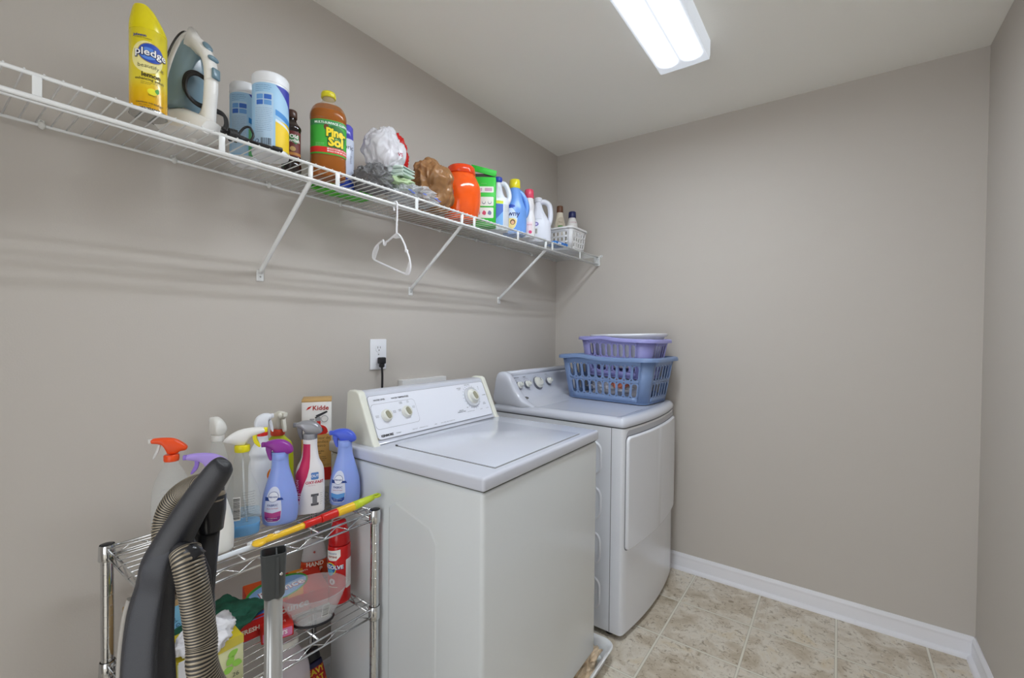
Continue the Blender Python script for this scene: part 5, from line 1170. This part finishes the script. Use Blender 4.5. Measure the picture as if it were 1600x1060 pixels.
mb.decal(f, ell(.012, .013), ink('5c3a24'), .0014, .012, .054); mb.decal(f, ell(.008, .009), ink('e0b08c'), .0017, .012, .052); mb.decal(f, ell(.04, .010), ink('2c50b8'), .0010, -.02, .130); mb.build('label_sticker', b)
# pink capped bottle
S = Shape([(0, .030, .028), (.005, .034, .032), (.08, .034, .032), (.11, .031, .029), (.13, .027, .025), (.16, .029, .027), (.185, .024, .022), (.2, .02, .02)], 5)
b = thing('lotion_bottle', 'slim white bottle with a pink cap between the softener and the handled jug', 'bottle', (.243, 1.858, SZ), radians(-50)); shell(b, S, plastic('eae8ea')); sharp(MB().use(plastic('e4506c', .25)).lathe([(.022, .196), (.024, .199), (.022, .235), (.019, .240)], 32).build('cap', b), 50)
f = S.fn(); mb = MB(); mb.decal(f, rrect(.03, .05, .003, 3), ink('f0dce2'), .0006, 0, .05); mb.decal(f, ell(.008, .008), ink('e0447c'), .0010, .004, .025); mb.text(f, 'SOFT', .010, ink('c04068'), 0, .060, off=.001); mb.build('label_sticker', b)
# white handled jug
b, S = jug('detergent_jug', 'large plain white handled jug with a small violet badge, right of the pink-capped bottle', (.215, 1.985, SZ), -48, [(0, .048, .060, 0, 2.8), (.006, .053, .066, 0, 2.8), (.06, .054, .067, 0, 2.6), (.10, .052, .064, 0, 2.5), (.135, .042, .046, 0, 2.3), (.170, .026, .028), (.205, .018, .018), (.215, .018, .018)], plastic('e4e8f4', .3), [(0, .008, .212), (0, .034, .216), (0, .058, .200), (0, .066, .160), (0, .064, .120), (0, .052, .092)], .0135)
MB().use(plastic('e4e8f4')).lathe([(.020, .212), (.021, .214), (.021, .232), (.018, .235)], 30).build('cap', b)
f = S.fn(radians(-14)); mb = MB(); mb.decal(f, ell(.016, .011), ink('6a5cb8'), .0008, .0, .088); mb.decal(f, ell(.011, .006), ink('c8c4ec'), .0012, .0, .088); mb.barcode(f, -.002, .052, .026, .026); mb.lines(f, -.02, .03, .118, ink('8a8ea4'), 3, .004); mb.build('label_sticker', b)
# flat blue packet
b = thing('detergent_pack', 'flat blue packet lying at the shelf front before the white basket', 'packet', (.255, 2.10, SZ), radians(-4)); MB().use(ink('4c90dc')).box((0, 0, .008), (.080, .12, .016), .003, 2).build('packet_body', b)
mb = MB(); f = plane_fn((.040, 0, .008), (0, 1, 0), (0, 0, 1)); mb.decal(f, rrect(.10, .012, .001, 1), ink('3474c8'), .0004, du=0); mb.decal(f, rrect(.03, .006, .001, 1), ink('e2ecf8'), .0008, -.02, 0, du=0); mb.build('packet_print', b)

# ---------------------------------------------------------------- perforated baskets
class Basket:
    """tapered rounded box; a(z), b(z), r(z) half sizes"""
    def __init__(s, a0, b0, a1, b1, r0, r1, h): s.p = (a0, b0, a1, b1, r0, r1, h)
    def dims(s, z):
        a0, b0, a1, b1, r0, r1, h = s.p; t = z/h; return a0+(a1-a0)*t, b0+(b1-b0)*t, r0+(r1-r0)*t
    def side(s, k, u, z, d=0.):
        a, b, r = s.dims(z); A, B = (a-r), (b-r)
        return {0: (u*A, -b-d, z), 1: (a+d, u*B, z), 2: (-u*A, b+d, z), 3: (-a-d, -u*B, z)}[k]
    def corner(s, k, t, z, d=0.):
        a, b, r = s.dims(z); cx, cy = {0: (a-r, -b+r), 1: (a-r, b-r), 2: (-a+r, b-r), 3: (-a+r, -b+r)}[k]; an = -pi/2+pi/2*k+pi/2*t
        return (cx+(r+d)*cos(an), cy+(r+d)*sin(an), z)
    def perim(s, z, d=0., n=10, nc=6):
        o = []
        for k in range(4):
            o += [s.side(k, -1+2*i/n, z, d) for i in range(n)]; o += [s.corner(k, i/nc, z, d) for i in range(nc)]
        return o
    def wall(s, mb, rows, counts, zt, z0=.0, fill=.55, solid=(), square=False):
        """rows: list of (z0, z1) cells; counts: slots per long, short side"""
        zs = [z0]+[z for r_ in rows for z in r_]+[zt]
        for k in range(4):
            n = counts[k % 2]
            for a_, b_ in zip(zs[0::2], zs[1::2]):
                if b_-a_ > 1e-5: mb.add([s.side(k, -1+2*i/n, z) for i in range(n+1) for z in (a_, b_)], [(2*i, 2*i+2, 2*i+3, 2*i+1) for i in range(n)], True)
            for a_, b_ in rows:
                for i in range(n):
                    u0, u1 = -1+2*i/n, -1+2*(i+1)/n
                    if (k, i) in solid: mb.add([s.side(k, u0, a_), s.side(k, u1, a_), s.side(k, u1, b_), s.side(k, u0, b_)], [(0, 1, 2, 3)]); continue
                    uc, uh, zc, zh = (u0+u1)/2, (u1-u0)/2, (a_+b_)/2, (b_-a_)/2; A_, B_, _ = s.dims(zc); L_ = ((A_ if k % 2 == 0 else B_)-_)*uh
                    hw = L_*fill; N = 24; out = []; inn = []
                    for j in range(N):
                        t = 2*pi*(j+.5)/N; c, q = cos(t), sin(t); m = max(abs(c), abs(q)); out.append(s.side(k, uc+uh*c/m, zc+zh*q/m))
                        hz = zh*.90
                        if square: x_, y_ = hw*c/m, hz*q/m*.9
                        else:
                            x_ = hw*c; y_ = hw*q+math.copysign(max(hz-hw, 0), q)
                        inn.append(s.side(k, uc+uh*x_/L_, zc+y_))
                    mb.add(out+inn, [(j, (j+1) % N, N+(j+1) % N, N+j) for j in range(N)], False)
            nc = 6; mb.add([s.corner(k, i/nc, z) for i in range(nc+1) for z in (z0, zt)], [(2*i, 2*i+2, 2*i+3, 2*i+1) for i in range(nc)], True)
        return mb
def basket(name, label, cat, loc, rz, B, m, rows, counts, rim, lip, wave, th=.0022, wall_kw={}, rot=None):
    t = thing(name, label, cat, loc, rz, None, rot); h = B.p[6]
    mb = MB().use(m); B.wall(mb, rows, counts, h, .004, **wall_kw)
    P0 = [B.perim(z, d) for z, d in ((.004, 0), (.0005, -.004), (.0, -.010))]; mb.rings(P0, False, True)
    o = mb.build('basket_body', t); md = o.modifiers.new('thickness', 'SOLIDIFY'); md.thickness = th; md.offset = -1
    rs = []
    for (d, dz) in ((-.003, -.004), (-.003, .003), (0, .006), (lip*.5, .0065), (lip*.9, .003), (lip, -.004), (lip, -rim), (lip-.003, -rim), (lip-.0035, -.003), (0, -.001)):
        ring = B.perim(h, d, 24); ring = [(x, y, z+dz+wave(x, y, d)) for x, y, z in ring]; rs.append(ring)
    sharp(MB().use(m).rings(rs, closed=True).build('rim', t), 60); return t
bb = plastic('7a92bc', .3); lv = plastic('9c9cd8', .3)
def wv(x, y, d=0):
    return .010*math.exp(-((x+.13)/.07)**2)-.004*math.exp(-((x-.05)/.12)**2)+.010*math.exp(-((abs(x)-.30)/.03)**2)*0
B = Basket(.232, .140, .272, .160, .045, .055, .228)
lb = basket('laundry_basket', 'large slate blue slotted laundry basket standing on the dryer', 'laundry basket', (.517, 2.325, .9375), radians(-5), B, bb, [(.030, .105), (.116, .195)], (10, 6), .014, .022, wv, wall_kw=dict(fill=.68))
B2 = Basket(.175, .110, .216, .136, .045, .075, .20)
def wv2(x, y, d=0): return .009*math.exp(-((x+.05)/.06)**2)
ub = basket('laundry_basket', 'smaller lavender laundry basket nested inside the slate blue one', 'laundry basket', (.550, 2.333, 1.062), radians(-6), B2, lv, [(.030, .095), (.105, .178)], (8, 5), .012, .018, wv2, wall_kw=dict(fill=.68), rot=(radians(0), radians(1.5), radians(-6)))
# white basin inside
tb = thing('wash_basin', 'white oval plastic basin resting in the top laundry basket', 'basin', (.575, 2.342, 1.108), 0, None, (0, radians(-1.5), radians(-10)))
def ov(a, b_, z, e=2.6, n=56): return [(a*math.copysign(abs(cos(t))**(2/e), cos(t)), b_*math.copysign(abs(sin(t))**(2/e), sin(t)), z) for t in [2*pi*k/n for k in range(n)]]
sharp(MB().use(plastic('eceff6', .3)).rings([ov(.14, .08, .004), ov(.15, .09, 0), ov(.160, .095, .006), ov(.196, .118, .160), ov(.212, .130, .168), ov(.214, .131, .176), ov(.208, .127, .180), ov(.190, .114, .172), ov(.155, .090, .012), ov(.14, .08, .008)]).build('basin', tb), 60)
b = thing('laundry_heap', 'white and coral laundry bundled at the bottom of the blue basket', 'laundry', (.517, 2.325, .942)); crumple('l', mat('laundry_white', 'dcdce2', .85), (0, 0, .052), (.15, .085, .055), 41, .5, 5, 2.2, floor=.002).build('white_cloth', b); crumple('l', mat('laundry_coral', 'e0866c', .85), (.05, -.07, .085), (.05, .03, .03), 44, .5, 4, 2.2).build('coral_cloth', b)

# small white basket on the shelf with bottles
B3 = Basket(.092, .085, .102, .095, .02, .022, .118)
sb = basket('storage_basket', 'small white square-holed plastic basket holding bottles at the far end of the shelf', 'basket', (.198, 2.290, SZ+.001), 0, B3, plastic('e9e9ea', .35), [(.014, .038), (.044, .068), (.074, .098)], (6, 5), .005, .006, lambda x, y, d=0: 0., .0016, dict(fill=.42, square=True))
def small_bottle(label, loc, keys, m, capm, c0, c1, cr, lab=None, face=-50):
    S = Shape(keys, 4, 32); b = thing('toiletry_bottle', label, 'bottle', loc, radians(face), 'bottles in the small white basket'); shell(b, S, m)
    sharp(MB().use(capm).lathe([(cr-.001, c0), (cr, c0+.002), (cr*.95, c1-.003), (cr*.85, c1)], 28).build('cap', b), 50)
    if lab: f = S.fn(); mb = MB(); lab(f, mb); mb.build('label_sticker', b)
    return b
small_bottle('cream bottle with a dark brown cap standing in the small white basket', (.185, 2.262, SZ+.006), [(0, .026, .032), (.005, .03, .036), (.10, .030, .036), (.15, .027, .031), (.19, .020, .022), (.215, .017, .018), (.222, .016, .016)], plastic('ddd4c2'), plastic('6c4632'), .218, .256, .019, lambda f, mb: (mb.decal(f, smooth([(-.02, .12), (.02, .13), (.018, .185), (-.014, .18)], 4), ink('c8bca8'), .0007), mb.text(f, 'Shea', .012, ink('6a4c34'), 0, .160, off=.001), mb.decal(f, rrect(.03, .010, .004, 3), ink('4c8c3c'), .001, 0, .135)))
small_bottle('white bottle with a navy cap standing in the small white basket', (.232, 2.325, SZ+.006), [(0, .026, .028), (.005, .03, .032), (.14, .030, .032), (.17, .024, .026), (.19, .020, .020), (.198, .019, .019)], plastic('e8e6e4'), plastic('23295c'), .194, .230, .0225, lambda f, mb: (mb.text(f, 'COCOA', .011, ink('b06070'), 0, .165, off=.001), mb.decal(f, rrect(.03, .02, .004, 3), ink('e0c8c8'), .0006, 0, .135)))
small_bottle('short white handled jug between the brown-capped and navy-capped bottles', (.150, 2.312, SZ+.006), [(0, .024, .030), (.005, .028, .034), (.12, .028, .034), (.15, .022, .026), (.165, .012, .014), (.17, .011, .011)], plastic('e6e6e4'), plastic('e6e6e4'), .168, .180, .013)

# hanger
hg = thing('clothes_hanger', 'small white plastic hanger hooked on the front rail of the wire shelf', 'hanger', (.304, .978, ZS-.046), radians(0))
hm = plastic('ececf0', .3); zc = 0.0
mb = MB().use(hm); U = V((.95, -.10, -.31)).normalized(); Wn = V((.31, 0, .95)).normalized()
hp = [V((-.006, 0, -.020)), V((-.0085, 0, -.002)), V((-.006, 0, .0065)), V((0, 0, .0095)), V((.0065, 0, .0065)), V((.009, 0, -.004)), V((.006, .002, -.040)), V((.004, .002, -.075)), V((.007, .0, -.098))]
hp = [V((-p.x, p.y, p.z)) for p in hp[:1]]+hp[1:] if False else hp
mb.tube(smooth([tuple(p) for p in hp], 5, False), .0031, 10).build('hook', hg)
o0 = V((.007, 0, -.098))
def hpnt(a, c): return tuple(o0+U*(a*1.12)+Wn*(c*1.12))
L_ = [(0, 0), (-.022, -.016), (-.040, -.030), (-.046, -.032), (-.048, -.042), (-.056, -.043), (-.060, -.034), (-.066, -.032), (-.085, -.046), (-.100, -.060), (-.106, -.076), (-.103, -.090), (-.090, -.098), (-.03, -.100), (.03, -.101), (.085, -.101), (.100, -.098), (.104, -.088), (.100, -.072), (.088, -.054), (.074, -.042), (.070, -.036), (.064, -.040), (.060, -.030), (.040, -.014), (.018, -.002)]
mb = MB().use(hm).tube([hpnt(a, c) for a, c in smooth(L_, 3)], .0032, 8, closed=True)
mb.build('frame', hg)
for pts in ([(-.106, -.076), (-.103, -.090), (-.088, -.098), (-.084, -.078), (-.080, -.060), (-.085, -.047), (-.098, -.060)], [(.104, -.088), (.098, -.100), (.084, -.100), (.088, -.080), (.090, -.06), (.099, -.072)], [(0, 0), (-.018, -.014), (0, -.014), (.022, -.008)]):
    n = len(pts); th = U.cross(Wn).normalized()*.0009
    v1 = [tuple(V(hpnt(a, c))+th) for a, c in pts]; v2 = [tuple(V(hpnt(a, c))-th) for a, c in pts]
    MB().use(hm).add(v1+v2, [tuple(range(n)), tuple(range(2*n-1, n-1, -1))]+[(i, n+i, n+(i+1) % n, (i+1) % n) for i in range(n)], False).build('web', hg)
bpy.context.view_layer.update()
